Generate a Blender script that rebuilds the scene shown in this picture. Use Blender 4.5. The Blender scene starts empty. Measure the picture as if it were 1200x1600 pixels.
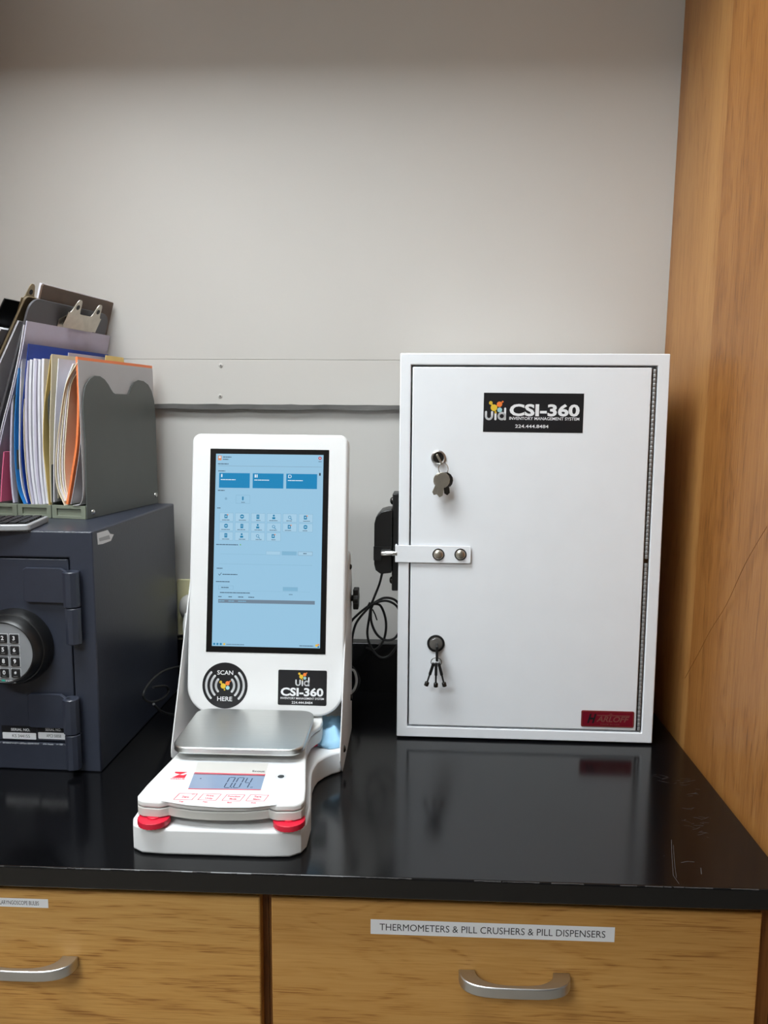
import bpy, bmesh, math, random
from mathutils import Vector, Matrix
random.seed(7)
SC = bpy.context.scene
COL = SC.collection
# ------------------------------------------------------------------ camera
FPX = 1220.04
CAM = Vector((0.0, -1.4425, 0.52))
CR = Vector((0.99907694, 0.04242335, 0.00674669))
CU = Vector((-0.01200872, 0.12503442, 0.99207973))
CF = Vector((-0.04124377, 0.991245, -0.12542845))
cd = bpy.data.cameras.new('camera')
cd.sensor_fit = 'VERTICAL'; cd.sensor_height = 36.0; cd.lens = FPX / 1600 * 36.0
cd.clip_start = 0.02
cam = bpy.data.objects.new('camera', cd); COL.objects.link(cam)
M = Matrix((CR, CU, -CF)).transposed().to_4x4(); M.translation = CAM
cam.matrix_world = M
SC.camera = cam
# ------------------------------------------------------------------ world, exposure
w = bpy.data.worlds.new('world'); SC.world = w; w.use_nodes = True
w.node_tree.nodes['Background'].inputs[0].default_value = (0.9, 0.95, 1.0, 1)
w.node_tree.nodes['Background'].inputs[1].default_value = 0.15
vs = SC.view_settings
vs.view_transform = 'Standard'; vs.look = 'None'; vs.gamma = 1.0; vs.use_curve_mapping = False
EXPOSURE = 0.2
vs.exposure = EXPOSURE
LAMP_NEAR = 19.5      # emission of the ceiling troffer above the counter
FILL_FAR = 20.0       # emission of the unseen fill troffer added further back in the room

# ------------------------------------------------------------------ helpers
def ray(px, py):
    return CF + CR * ((px - 600) / FPX) - CU * ((py - 800) / FPX)
def at(px, py, x=None, y=None, z=None):
    v = ray(px, py)
    if x is not None: t = (x - CAM.x) / v.x
    elif y is not None: t = (y - CAM.y) / v.y
    else: t = (z - CAM.z) / v.z
    return CAM + v * t
def frame_uv(Mf, px, py, off=0.0):
    """photo point -> (x, z) on the plane y = off of a local frame"""
    Mi = Mf.inverted()
    o = Mi @ CAM; d = Mi.to_3x3() @ ray(px, py)
    t = (off - o.y) / d.y
    q = o + d * t
    return (q.x, q.z)

def lin(v):
    v /= 255.0
    return v / 12.92 if v <= 0.04045 else ((v + 0.055) / 1.055) ** 2.4
def C(r, g, b): return (lin(r), lin(g), lin(b), 1.0)

MATS = {}
def mat(name, col, rough=0.5, metal=0.0, bump=0.0, bscale=200.0, var=0.0, vscale=20.0, coat=0.0, spec=None, trans=0.0, alpha=1.0, emit=None, estr=0.0, stretch=(1, 1, 1), ior=None):
    if name in MATS: return MATS[name]
    m = bpy.data.materials.new(name); m.use_nodes = True
    nt = m.node_tree; b = nt.nodes['Principled BSDF']
    b.inputs['Base Color'].default_value = col
    b.inputs['Roughness'].default_value = rough
    b.inputs['Metallic'].default_value = metal
    b.inputs['Coat Weight'].default_value = coat
    if coat: b.inputs['Coat Roughness'].default_value = 0.08
    if spec is not None: b.inputs['Specular IOR Level'].default_value = spec
    if ior: b.inputs['IOR'].default_value = ior
    b.inputs['Transmission Weight'].default_value = trans
    b.inputs['Alpha'].default_value = alpha
    if emit:
        b.inputs['Emission Color'].default_value = emit
        b.inputs['Emission Strength'].default_value = estr
    tc = nt.nodes.new('ShaderNodeTexCoord'); mp = nt.nodes.new('ShaderNodeMapping')
    mp.inputs['Scale'].default_value = stretch
    nt.links.new(tc.outputs['Object'], mp.inputs['Vector'])
    if bump:
        n = nt.nodes.new('ShaderNodeTexNoise'); n.inputs['Scale'].default_value = bscale; n.inputs['Detail'].default_value = 3
        bp = nt.nodes.new('ShaderNodeBump'); bp.inputs['Strength'].default_value = bump; bp.inputs['Distance'].default_value = 0.001
        nt.links.new(mp.outputs[0], n.inputs['Vector'])
        nt.links.new(n.outputs[0], bp.inputs['Height']); nt.links.new(bp.outputs[0], b.inputs['Normal'])
    n2 = nt.nodes.new('ShaderNodeTexNoise'); n2.inputs['Scale'].default_value = vscale; n2.inputs['Detail'].default_value = 4
    nt.links.new(mp.outputs[0], n2.inputs['Vector'])
    mr = nt.nodes.new('ShaderNodeMapRange'); mr.inputs['From Min'].default_value = 0.3; mr.inputs['From Max'].default_value = 0.7
    mr.inputs['To Min'].default_value = 1 - var - 0.01; mr.inputs['To Max'].default_value = 1 + var * 0.5
    nt.links.new(n2.outputs[0], mr.inputs[0])
    mx = nt.nodes.new('ShaderNodeVectorMath'); mx.operation = 'SCALE'
    mx.inputs[0].default_value = col[:3]
    nt.links.new(mr.outputs[0], mx.inputs['Scale']); nt.links.new(mx.outputs[0], b.inputs['Base Color'])
    MATS[name] = m
    return m

def wood(name, grain, dark, midc, light, strips=None, ring=1.0, rough=0.38, seed=0.0, strip_axis=1):
    """oak veneer: grain = axis index along which the fibres run"""
    m = bpy.data.materials.new(name); m.use_nodes = True
    nt = m.node_tree; N = nt.nodes; L = nt.links; b = N['Principled BSDF']
    tc = N.new('ShaderNodeTexCoord')
    def mapped(s_along, s_across, off):
        mp = N.new('ShaderNodeMapping')
        s = [s_across] * 3; s[grain] = s_along
        mp.inputs['Scale'].default_value = s; mp.inputs['Location'].default_value = (off, off * 0.7, off * 1.3)
        L.new(tc.outputs['Object'], mp.inputs['Vector']); return mp
    mp1 = mapped(1.6, 9.0, seed)
    n1 = N.new('ShaderNodeTexNoise'); n1.inputs['Scale'].default_value = 1.0; n1.inputs['Detail'].default_value = 5; n1.inputs['Distortion'].default_value = 0.6
    L.new(mp1.outputs[0], n1.inputs['Vector'])
    # growth rings: contour lines of a stretched noise field
    mul = N.new('ShaderNodeMath'); mul.operation = 'MULTIPLY'; mul.inputs[1].default_value = 10.0
    L.new(n1.outputs[0], mul.inputs[0])
    fr = N.new('ShaderNodeMath'); fr.operation = 'PINGPONG'; fr.inputs[1].default_value = 0.5
    L.new(mul.outputs[0], fr.inputs[0])
    mp2 = mapped(14.0, 420.0, seed + 3)
    n2 = N.new('ShaderNodeTexNoise'); n2.inputs['Scale'].default_value = 1.0; n2.inputs['Detail'].default_value = 3
    L.new(mp2.outputs[0], n2.inputs['Vector'])
    mp3 = mapped(0.8, 16.0, seed + 9)
    n3 = N.new('ShaderNodeTexNoise'); n3.inputs['Scale'].default_value = 1.0; n3.inputs['Detail'].default_value = 2
    L.new(mp3.outputs[0], n3.inputs['Vector'])
    def mad(a, k, c):
        x = N.new('ShaderNodeMath'); x.operation = 'MULTIPLY_ADD'; L.new(a, x.inputs[0]); x.inputs[1].default_value = k
        if isinstance(c, (int, float)): x.inputs[2].default_value = c
        else: L.new(c, x.inputs[2])
        return x.outputs[0]
    def step(a, lo, hi):
        x = N.new('ShaderNodeMapRange'); x.interpolation_type = 'SMOOTHSTEP'; x.inputs['From Min'].default_value = lo; x.inputs['From Max'].default_value = hi
        L.new(a, x.inputs[0]); return x.outputs[0]
    def times(a, c):
        x = N.new('ShaderNodeMath'); x.operation = 'MULTIPLY'; L.new(a, x.inputs[0]); L.new(c, x.inputs[1]); return x.outputs[0]
    line = step(fr.outputs[0], 0.25, 0.5)
    mp4 = mapped(22.0, 700.0, seed + 6)
    n4 = N.new('ShaderNodeTexNoise'); n4.inputs['Scale'].default_value = 1.0; n4.inputs['Detail'].default_value = 2
    L.new(mp4.outputs[0], n4.inputs['Vector'])
    pores = step(n4.outputs[0], 0.50, 0.66)
    v = mad(line, -0.20 * ring, 0.20)
    v = mad(times(line, pores), -0.30 * ring, v)
    v = mad(pores, -0.13, v)
    v = mad(n2.outputs[0], 0.42, v)
    v = mad(n3.outputs[0], 0.50, v)
    v = mad(v, 1.0, -0.06)
    if strips:
        sp = N.new('ShaderNodeSeparateXYZ'); L.new(tc.outputs['Object'], sp.inputs[0])
        mr = N.new('ShaderNodeMapRange'); mr.inputs['From Min'].default_value = -0.8; mr.inputs['From Max'].default_value = 0.0
        L.new(sp.outputs[strip_axis], mr.inputs[0])
        rp = N.new('ShaderNodeValToRGB'); rp.color_ramp.interpolation = 'CONSTANT'
        e = rp.color_ramp.elements
        e[0].position = 0; e[0].color = (0.5, 0.5, 0.5, 1)
        e.remove(e[1])
        for (y, val) in strips:
            q = e.new((y + 0.8) / 0.8); q.color = (val, val, val, 1)
        L.new(mr.outputs[0], rp.inputs[0])
        v2 = N.new('ShaderNodeMath'); v2.operation = 'ADD'; L.new(v, v2.inputs[0]); L.new(mad(rp.outputs[0], 1.0, -0.5), v2.inputs[1]); v = v2.outputs[0]
    cr = N.new('ShaderNodeValToRGB'); e = cr.color_ramp.elements
    e[0].position = 0.2; e[0].color = dark; e[1].position = 0.8; e[1].color = light
    q = e.new(0.48); q.color = midc
    L.new(v, cr.inputs[0]); L.new(cr.outputs[0], b.inputs['Base Color'])
    b.inputs['Roughness'].default_value = rough
    b.inputs['Specular IOR Level'].default_value = 0.35
    bp = N.new('ShaderNodeBump'); bp.inputs['Strength'].default_value = 0.12; bp.inputs['Distance'].default_value = 0.0006
    L.new(n2.outputs[0], bp.inputs['Height']); L.new(bp.outputs[0], b.inputs['Normal'])
    MATS[name] = m
    return m

def tag(o, label=None, cat=None, group=None, kind=None):
    if label: o['label'] = label
    if cat: o['category'] = cat
    if group: o['group'] = group
    if kind: o['kind'] = kind
    return o
def empty(name, loc=(0, 0, 0), rot=(0, 0, 0)):
    o = bpy.data.objects.new(name, None); COL.objects.link(o)
    o.location = loc; o.rotation_euler = rot; o.empty_display_size = 0.02
    return o
def frame_of(loc, rot=(0, 0, 0)):
    from mathutils import Euler
    m = Euler(rot).to_matrix().to_4x4(); m.translation = Vector(loc); return m
def obj(name, bm, m, parent=None, bevel=0.0, seg=2, smooth=True, ang=35):
    if isinstance(bm, bmesh.types.BMesh):
        bmesh.ops.recalc_face_normals(bm, faces=bm.faces[:])
        me = bpy.data.meshes.new(name); bm.to_mesh(me); bm.free()
    else: me = bm
    if smooth and len(me.polygons):
        me.polygons.foreach_set('use_smooth', [True] * len(me.polygons))
        me.set_sharp_from_angle(angle=math.radians(ang))
    for mm in (m if isinstance(m, (list, tuple)) else [m]): me.materials.append(mm)
    o = bpy.data.objects.new(name, me); COL.objects.link(o)
    if parent: o.parent = parent
    if bevel:
        b = o.modifiers.new('bevel', 'BEVEL'); b.width = bevel; b.segments = seg; b.limit_method = 'ANGLE'; b.angle_limit = math.radians(40)
    return o
def dup(o, parent=None, loc=None, rot=None):
    c = o.copy(); COL.objects.link(c)
    if parent is not None: c.parent = parent
    if loc is not None: c.location = loc
    if rot is not None: c.rotation_euler = rot
    return c
def B(): return bmesh.new()
def box(bm, x0, x1, y0, y1, z0, z1):
    v = [bm.verts.new(p) for p in ((x0, y0, z0), (x1, y0, z0), (x1, y1, z0), (x0, y1, z0), (x0, y0, z1), (x1, y0, z1), (x1, y1, z1), (x0, y1, z1))]
    for f in ((0, 3, 2, 1), (4, 5, 6, 7), (0, 1, 5, 4), (1, 2, 6, 5), (2, 3, 7, 6), (3, 0, 4, 7)): bm.faces.new([v[i] for i in f])
    return bm
def prism(bm, pts, axis, a, b):
    """extrude a 2D outline along axis from a to b. axis x:(y,z) y:(x,z) z:(x,y)"""
    def P(p, t):
        return {'x': (t, p[0], p[1]), 'y': (p[0], t, p[1]), 'z': (p[0], p[1], t)}[axis]
    A = [bm.verts.new(P(p, a)) for p in pts]; Bv = [bm.verts.new(P(p, b)) for p in pts]
    n = len(pts)
    bm.faces.new(A[::-1]); bm.faces.new(Bv)
    for i in range(n): bm.faces.new((A[i], A[(i + 1) % n], Bv[(i + 1) % n], Bv[i]))
    return bm
def ring_prism(bm, outer, inner, axis, a, b):
    """tube between two outlines with the same number of points"""
    def P(p, t):
        return {'x': (t, p[0], p[1]), 'y': (p[0], t, p[1]), 'z': (p[0], p[1], t)}[axis]
    n = len(outer)
    R = [[bm.verts.new(P(p, t)) for p in o] for o in (outer, inner) for t in (a, b)]
    oa, ob, ia, ib = R
    for i in range(n):
        j = (i + 1) % n
        for q in ((oa[i], oa[j], ob[j], ob[i]), (ia[i], ib[i], ib[j], ia[j]), (oa[i], ia[i], ia[j], oa[j]), (ob[i], ob[j], ib[j], ib[i])): bm.faces.new(q)
    return bm
def recessed(x0, x1, z0, z1, D, a0, a1, c0, c1, dep):
    """box with a rectangular recess in its front face (y = 0), one closed skin"""
    b = B()
    o = [(x0, z0), (x1, z0), (x1, z1), (x0, z1)]; i_ = [(a0, c0), (a1, c0), (a1, c1), (a0, c1)]
    F_ = [b.verts.new((p[0], 0, p[1])) for p in o]; K = [b.verts.new((p[0], D, p[1])) for p in o]
    I = [b.verts.new((p[0], 0, p[1])) for p in i_]; J = [b.verts.new((p[0], dep, p[1])) for p in i_]
    for k in range(4):
        l = (k + 1) % 4
        b.faces.new((F_[k], F_[l], I[l], I[k])); b.faces.new((F_[k], K[k], K[l], F_[l])); b.faces.new((I[k], I[l], J[l], J[k]))
    b.faces.new(J); b.faces.new(K[::-1])
    return b
def rrect(x0, x1, z0, z1, r, n=6):
    """rounded rectangle outline; r a number or (bl, br, tr, tl)"""
    rr = r if isinstance(r, (tuple, list)) else (r,) * 4
    out = []
    for (cx, cz, a0, q) in ((x0 + rr[0], z0 + rr[0], 180, rr[0]), (x1 - rr[1], z0 + rr[1], 270, rr[1]), (x1 - rr[2], z1 - rr[2], 0, rr[2]), (x0 + rr[3], z1 - rr[3], 90, rr[3])):
        for i in range(n + 1):
            t = math.radians(a0 + 90 * i / n); out.append((cx + q * math.cos(t), cz + q * math.sin(t)))
    return out
def circle(cx, cz, r, n=32, a0=0, a1=360):
    full = abs(a1 - a0) >= 360
    k = n if full else n + 1
    return [(cx + r * math.cos(math.radians(a0 + (a1 - a0) * i / n)), cz + r * math.sin(math.radians(a0 + (a1 - a0) * i / n))) for i in range(k)]
def lathe(bm, prof, origin=(0, 0, 0), axis='z', n=32):
    """prof: list of (radius, height)"""
    rows = []
    for (r, hgt) in prof:
        row = []
        for i in range(n):
            t = 2 * math.pi * i / n; a, b_ = r * math.cos(t), r * math.sin(t)
            p = {'z': (a, b_, hgt), 'y': (a, hgt, b_), 'x': (hgt, a, b_)}[axis]
            row.append(bm.verts.new(Vector(p) + Vector(origin)))
        rows.append(row)
    for k in range(len(rows) - 1):
        for i in range(n):
            j = (i + 1) % n; bm.faces.new((rows[k][i], rows[k][j], rows[k + 1][j], rows[k + 1][i]))
    if prof[0][0] > 1e-6: bm.faces.new(rows[0][::-1])
    if prof[-1][0] > 1e-6: bm.faces.new(rows[-1])
    bmesh.ops.remove_doubles(bm, verts=bm.verts[:], dist=1e-7)
    return bm
def smooth_path(pts, k=8, closed=False):
    P = [Vector(p) for p in pts]; out = []; n = len(P)
    rng = range(n if closed else n - 1)
    for i in rng:
        if closed: p0, p1, p2, p3 = P[(i - 1) % n], P[i], P[(i + 1) % n], P[(i + 2) % n]
        else: p0, p1, p2, p3 = P[max(i - 1, 0)], P[i], P[i + 1], P[min(i + 2, n - 1)]
        for j in range(k):
            t = j / k
            out.append(0.5 * ((2 * p1) + (p2 - p0) * t + (2 * p0 - 5 * p1 + 4 * p2 - p3) * t * t + (3 * p1 - p0 - 3 * p2 + p3) * t ** 3))
    if not closed: out.append(P[-1])
    return out
def tube(bm, pts, r, n=10, closed=False):
    P = [Vector(p) for p in pts]; k = len(P); rows = []
    up = None
    for i in range(k):
        if closed: d = P[(i + 1) % k] - P[(i - 1) % k]
        else: d = P[min(i + 1, k - 1)] - P[max(i - 1, 0)]
        d.normalize()
        if up is None:
            up = d.orthogonal().normalized()
        else:
            up = (up - d * up.dot(d)).normalized()
        s = d.cross(up)
        rows.append([bm.verts.new(P[i] + (up * math.cos(2 * math.pi * j / n) + s * math.sin(2 * math.pi * j / n)) * r) for j in range(n)])
    m = k if closed else k - 1
    for i in range(m):
        for j in range(n):
            bm.faces.new((rows[i][j], rows[i][(j + 1) % n], rows[(i + 1) % k][(j + 1) % n], rows[(i + 1) % k][j]))
    if not closed:
        bm.faces.new(rows[0][::-1]); bm.faces.new(rows[-1])
    return bm
def dome(bm, c, r, hgt, axis='y', sgn=-1, n=14):
    """flat rounded screw head standing out along axis"""
    prof = [(r, 0), (r * 0.97, hgt * 0.35), (r * 0.8, hgt * 0.7), (r * 0.45, hgt * 0.95), (0, hgt)]
    return lathe(bm, [(a, b_ * sgn) for a, b_ in prof], c, axis, n)

class Flat:
    """flat print: polygons in (u, v), facing local -y, each layer a hair above the last"""
    def __init__(s): s.v = []; s.f = []; s.mi = []; s.mats = []
    def _m(s, m):
        if m not in s.mats: s.mats.append(m)
        return s.mats.index(m)
    def poly(s, pts, m, layer=1):
        i0 = len(s.v); a = sum(pts[i][0] * pts[(i + 1) % len(pts)][1] - pts[(i + 1) % len(pts)][0] * pts[i][1] for i in range(len(pts)))
        if a < 0: pts = pts[::-1]
        s.v += [(p[0], -layer * 0.00012, p[1]) for p in pts]; s.f.append(list(range(i0, i0 + len(pts)))); s.mi.append(s._m(m))
    def rect(s, x0, x1, z0, z1, m, layer=1): s.poly([(x0, z0), (x1, z0), (x1, z1), (x0, z1)], m, layer)
    def frame(s, x0, x1, z0, z1, t, m, layer=1):
        s.rect(x0, x1, z0, z0 + t, m, layer); s.rect(x0, x1, z1 - t, z1, m, layer); s.rect(x0, x0 + t, z0, z1, m, layer); s.rect(x1 - t, x1, z0, z1, m, layer)
    def disc(s, cx, cz, r, m, layer=1, n=20): s.poly(circle(cx, cz, r, n), m, layer)
    def stroke(s, pts, wd, m, layer=1, caps=True):
        for i in range(len(pts) - 1):
            a, b_ = Vector(pts[i]), Vector(pts[i + 1]); d = b_ - a
            if d.length < 1e-9: continue
            nrm = Vector((-d.y, d.x)).normalized() * wd / 2
            s.poly([tuple(a + nrm), tuple(a - nrm), tuple(b_ - nrm), tuple(b_ + nrm)], m, layer)
        if caps:
            for p in pts: s.disc(p[0], p[1], wd / 2, m, layer, 10)
    def text(s, body, cx, cz, m, width=None, height=None, layer=2, bold=0.0, shear=0.0):
        cu = bpy.data.curves.new('t', 'FONT'); cu.body = body; cu.size = 1.0; cu.offset = bold; cu.shear = shear; cu.resolution_u = 3
        to = bpy.data.objects.new('t', cu); me = to.to_mesh()
        vv = [tuple(v.co) for v in me.vertices]; ff = [list(p.vertices) for p in me.polygons]
        to.to_mesh_clear(); bpy.data.objects.remove(to); bpy.data.curves.remove(cu)
        if not vv: return
        x0, x1 = min(v[0] for v in vv), max(v[0] for v in vv); z0, z1 = min(v[1] for v in vv), max(v[1] for v in vv)
        kx = width / (x1 - x0) if width else None; kz = height / (z1 - z0) if height else None
        if kx is None: kx = kz
        if kz is None: kz = kx
        i0 = len(s.v); mi = s._m(m)
        s.v += [(cx + (v[0] - (x0 + x1) / 2) * kx, -layer * 0.00012, cz + (v[1] - (z0 + z1) / 2) * kz) for v in vv]
        s.f += [[i + i0 for i in f] for f in ff]; s.mi += [mi] * len(ff)
    def build(s, name, parent=None, loc=(0, 0, 0), rot=(0, 0, 0)):
        me = bpy.data.meshes.new(name); me.from_pydata(s.v, [], s.f); me.update()
        for m in s.mats: me.materials.append(m)
        me.polygons.foreach_set('material_index', s.mi)
        o = bpy.data.objects.new(name, me); COL.objects.link(o)
        if parent: o.parent = parent
        o.location = loc; o.rotation_euler = rot
        return o

# ------------------------------------------------------------------ materials
m_wall = mat('wall_paint', C(194, 190, 184), 0.65, bump=0.05, bscale=350, var=0.02, vscale=3)
m_wall2 = mat('wall_paint_lower', C(190, 187, 182), 0.65, bump=0.05, bscale=350, var=0.02, vscale=3)
m_room = mat('room_paint', C(205, 202, 196), 0.8, bump=0.03, var=0.03, vscale=2)
m_far = mat('far_wall_paint', C(128, 122, 116), 0.8, bump=0.03, var=0.03, vscale=2)
m_ceil = mat('ceiling_tile', C(225, 224, 220), 0.9, bump=0.2, bscale=120, var=0.04, vscale=60)
m_floor = mat('floor_tile', C(150, 142, 130), 0.5, bump=0.05, var=0.08, vscale=12)
m_counter = mat('black_epoxy', C(9, 9, 11), 0.15, bump=0.02, bscale=500, var=0.15, vscale=40)
m_groove = mat('raw_board_edge', C(96, 95, 92), 0.8, bump=0.5, bscale=90, var=0.4, vscale=40, stretch=(0.3, 1, 1))
m_white = mat('white_powder_coat', C(234, 237, 241), 0.34, bump=0.015, bscale=700, var=0.01)
m_kiosk = mat('white_kiosk_paint', C(231, 231, 231), 0.42, bump=0.02, bscale=800, var=0.01)
m_plastic = mat('white_balance_plastic', C(224, 224, 222), 0.38, bump=0.01, var=0.01)
m_plastic2 = mat('warm_grey_plastic', C(205, 203, 198), 0.45, bump=0.01, var=0.01)
m_overlay = mat('overlay_film', C(226, 229, 232), 0.25, var=0.005)
m_black = mat('black_plastic', C(18, 18, 19), 0.38, bump=0.03, bscale=500, var=0.1)
m_rubber = mat('black_rubber', C(14, 14, 15), 0.5, bump=0.03, var=0.1)
m_glass = mat('black_screen_glass', C(8, 8, 10), 0.05, var=0.02, ior=1.5)
m_print_black = mat('sticker_black', C(26, 26, 29), 0.35, var=0.05)
m_print_white = mat('print_white', C(232, 233, 235), 0.4, var=0.01)
m_yellow = mat('logo_yellow', C(226, 190, 60), 0.4, var=0.02)
m_orange = mat('logo_orange', C(240, 130, 60), 0.4, var=0.02)
m_logoblue = mat('logo_blue', C(160, 205, 210), 0.4, var=0.02)
m_steel = mat('brushed_steel', C(206, 207, 204), 0.36, 1.0, bump=0.08, bscale=60, var=0.05, vscale=30, stretch=(1, 60, 60))
m_chrome = mat('chrome', C(210, 210, 208), 0.12, 1.0, var=0.05)
m_nickel = mat('nickel', C(196, 190, 178), 0.34, 1.0, var=0.1, vscale=80)
m_darknickel = mat('dark_nickel', C(80, 78, 76), 0.25, 1.0, var=0.15, vscale=80)
m_satin = mat('satin_aluminium', C(196, 196, 196), 0.33, 1.0, bump=0.03, bscale=300, var=0.04)
m_red = mat('red_plastic', C(214, 30, 58), 0.4, bump=0.01, var=0.03)
m_printred = mat('print_red', C(222, 44, 62), 0.4, var=0.01)
m_lcd = mat('lcd_grey_blue', C(134, 150, 174), 0.12, var=0.01)
m_lcddigit = mat('lcd_segment', C(62, 72, 92), 0.2, var=0.01)
m_safe = mat('navy_safe_paint', C(50, 54, 66), 0.33, bump=0.12, bscale=260, var=0.06, vscale=60)
m_wear = mat('bare_metal_wear', C(176, 180, 186), 0.5, 0.0, bump=0.6, bscale=500, var=0.5, vscale=250)
m_org = mat('organizer_grey', C(92, 96, 93), 0.42, bump=0.05, bscale=500, var=0.03)
m_orgbase = mat('organizer_sage', C(128, 134, 118), 0.5, bump=0.05, var=0.04)
m_paper = mat('white_paper', C(226, 225, 232), 0.8, var=0.03, vscale=40)
m_paper2 = mat('lavender_paper', C(200, 196, 214), 0.7, var=0.03, vscale=30)
m_cream = mat('cream_paper', C(236, 226, 198), 0.8, var=0.04)
m_manila = mat('manila_card', C(226, 200, 128), 0.75, var=0.05)
m_orangef = mat('orange_folder', C(250, 138, 82), 0.45, var=0.03)
m_blued = mat('dark_blue_folder', C(20, 62, 158), 0.4, var=0.03)
m_bluel = mat('light_blue_folder', C(48, 138, 214), 0.4, var=0.03)
m_sleeve = mat('frosted_sleeve', C(214, 212, 214), 0.35, var=0.02, alpha=0.72)
m_pink = mat('pink_paper', C(246, 120, 160), 0.7, var=0.03)
m_brown = mat('brown_hardboard', C(92, 72, 58), 0.5, bump=0.06, var=0.2, vscale=30, stretch=(1, 0.15, 1))
m_olive = mat('olive_hardboard', C(104, 90, 66), 0.6, bump=0.06, var=0.15)
m_greyclip = mat('grey_plastic_board', C(84, 84, 88), 0.4, bump=0.03, var=0.04)
m_brass = mat('aged_nickel_clip', C(176, 162, 132), 0.3, 1.0, var=0.2, vscale=50)
m_silverpl = mat('silver_plastic', C(176, 178, 182), 0.35, 0.3, var=0.03)
m_cloth = mat('blue_cloth', C(156, 200, 228), 0.85, bump=0.3, bscale=900, var=0.05)
m_cream_pl = mat('ivory_outlet', C(226, 221, 178), 0.4, var=0.02)
m_maroon = mat('maroon_plate', C(128, 20, 40), 0.3, 0.2, var=0.08, vscale=100)
m_platetext = mat('plate_emboss', C(150, 92, 84), 0.35, 0.4, var=0.1)
m_gold = mat('plate_gold_line', C(176, 130, 96), 0.3, 0.6, var=0.1)
m_label = mat('label_tape', C(236, 237, 240), 0.5, var=0.01)
m_ink = mat('label_ink', C(50, 50, 54), 0.6, var=0.02)
m_keyface = mat('keypad_silver', C(138, 140, 143), 0.4, 0.0, var=0.1, vscale=30)
m_teallogo = mat('keypad_teal', C(60, 190, 170), 0.4, var=0.02)
m_grey = mat('grey_metal', C(150, 150, 150), 0.4, 0.4, var=0.05)
m_scuff_glint = mat('pale_scuff_glint', C(76, 74, 74), 0.7, var=0.4, vscale=300)
m_diff = mat('lamp_diffuser', C(240, 240, 240), 0.6, emit=(0.90, 0.965, 1.0, 1), estr=LAMP_NEAR)
m_diff2 = mat('fill_diffuser_far', C(240, 240, 240), 0.6, emit=(0.90, 0.965, 1.0, 1), estr=FILL_FAR)
W_DARK, W_MID, W_LIGHT = C(140, 88, 40), C(176, 121, 64), C(198, 150, 90)
m_panel = wood('oak_panel_veneer', 2, C(112, 68, 29), C(153, 101, 50), C(176, 128, 73), strips=[(-0.8, 0.46), (-0.33, 0.42), (-0.235, 0.62), (-0.05, 0.52)], ring=0.35, rough=0.36, seed=2.0)
m_drawer = wood('oak_drawer_veneer', 0, C(150, 100, 46), C(192, 142, 74), C(210, 164, 96), ring=0.55, rough=0.42, seed=5.0)
m_drawer2 = wood('oak_drawer_veneer_b', 0, C(146, 96, 42), C(184, 134, 68), C(202, 154, 88), ring=0.45, rough=0.42, seed=11.0)
m_frame = wood('oak_carcass', 2, C(96, 56, 22), C(124, 78, 34), C(146, 98, 50), ring=0.4, rough=0.5, seed=4.0)

# ------------------------------------------------------------------ setting
FLOOR, CEIL = -0.91, 1.80
XL, XR, YB = -0.765, 0.4245, -3.4
def struct(name, bm, m, parent=None, bevel=0.0):
    o = obj(name, bm, m, parent, bevel)
    if parent is None: o['kind'] = 'structure'
    return o
b = B(); box(b, -2.6, 2.4, YB - 0.1, 0.12, FLOOR - 0.05, FLOOR); struct('floor', b, m_floor)
b = B(); box(b, -2.6, 2.4, YB - 0.1, 0.12, CEIL, CEIL + 0.05); struct('ceiling', b, m_ceil)
b = B(); box(b, -2.6, 2.4, 0.0, 0.1, FLOOR, CEIL); wb = struct('wall_back', b, m_wall2)
b = B(); box(b, -2.6, 2.4, YB - 0.1, YB, FLOOR, CEIL); wf = struct('wall_front', b, m_far)
b = B(); box(b, -2.7, -2.6, YB - 0.1, 0.12, FLOOR, CEIL); struct('wall_left', b, m_room)
b = B(); box(b, 2.4, 2.5, YB - 0.1, 0.12, FLOOR, CEIL); struct('wall_right', b, m_room)
# upper board and strip fixed over the wall, with its rough lower edge
ZG = 0.5259
b = B(); box(b, XL, XR + 0.03, -0.0122, 0.0, ZG + 0.0894, 1.3395); obj('wall_board', b, m_wall, wb, 0.0006)
b = B(); box(b, XL, XR + 0.03, -0.0120, 0.0, ZG + 0.008, ZG + 0.0892); obj('wall_strip', b, m_wall, wb, 0.0008)
b = B()
n = 60
top = [(XL + (XR - XL) * i / n, ZG + 0.0085 + 0.0006 * math.sin(i * 1.7) + random.uniform(-.0004, .0004)) for i in range(n + 1)]
bot = [(XL + (XR - XL) * i / n, ZG - 0.0005 + 0.0007 * math.sin(i * 0.9) + random.uniform(-.0005, .0005)) for i in range(n + 1)]
prism(b, top + bot[::-1], 'y', -0.0128, 0.0)
obj('wall_strip_raw_edge', b, m_groove, wb, smooth=False)
sb = B(); dome(sb, (0, 0, 0), 0.0042, 0.0016, 'y', -1)
s0 = obj('wall_screw', sb, m_wall, wb); p = at(345, 571, y=-0.012); s0.location = (p.x, -0.012, p.z)
p = at(344, 619, y=-0.012); dup(s0, wb, (p.x, -0.012, p.z))
p = at(346, 533, y=-0.012); q = dup(s0, wb, (p.x, -0.0115, p.z)); q.scale = (0.8, 0.5, 0.8)
for (a_, c_) in ((345, 571), (344, 619)):
    p = at(a_, c_, y=-0.0136); b = B(); box(b, p.x - .0016, p.x + .0016, -0.0140, -0.0134, p.z - .0005, p.z + .0005); box(b, p.x - .0005, p.x + .0005, -0.0140, -0.0134, p.z - .0016, p.z + .0016); obj('wall_screw_slot', b, m_groove, wb)
# dropped bulkhead above the alcove, out of frame
b = B(); box(b, -2.6, 2.4, -0.40, 0.0, 1.34, CEIL); struct('trim_1', b, m_room)

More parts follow.
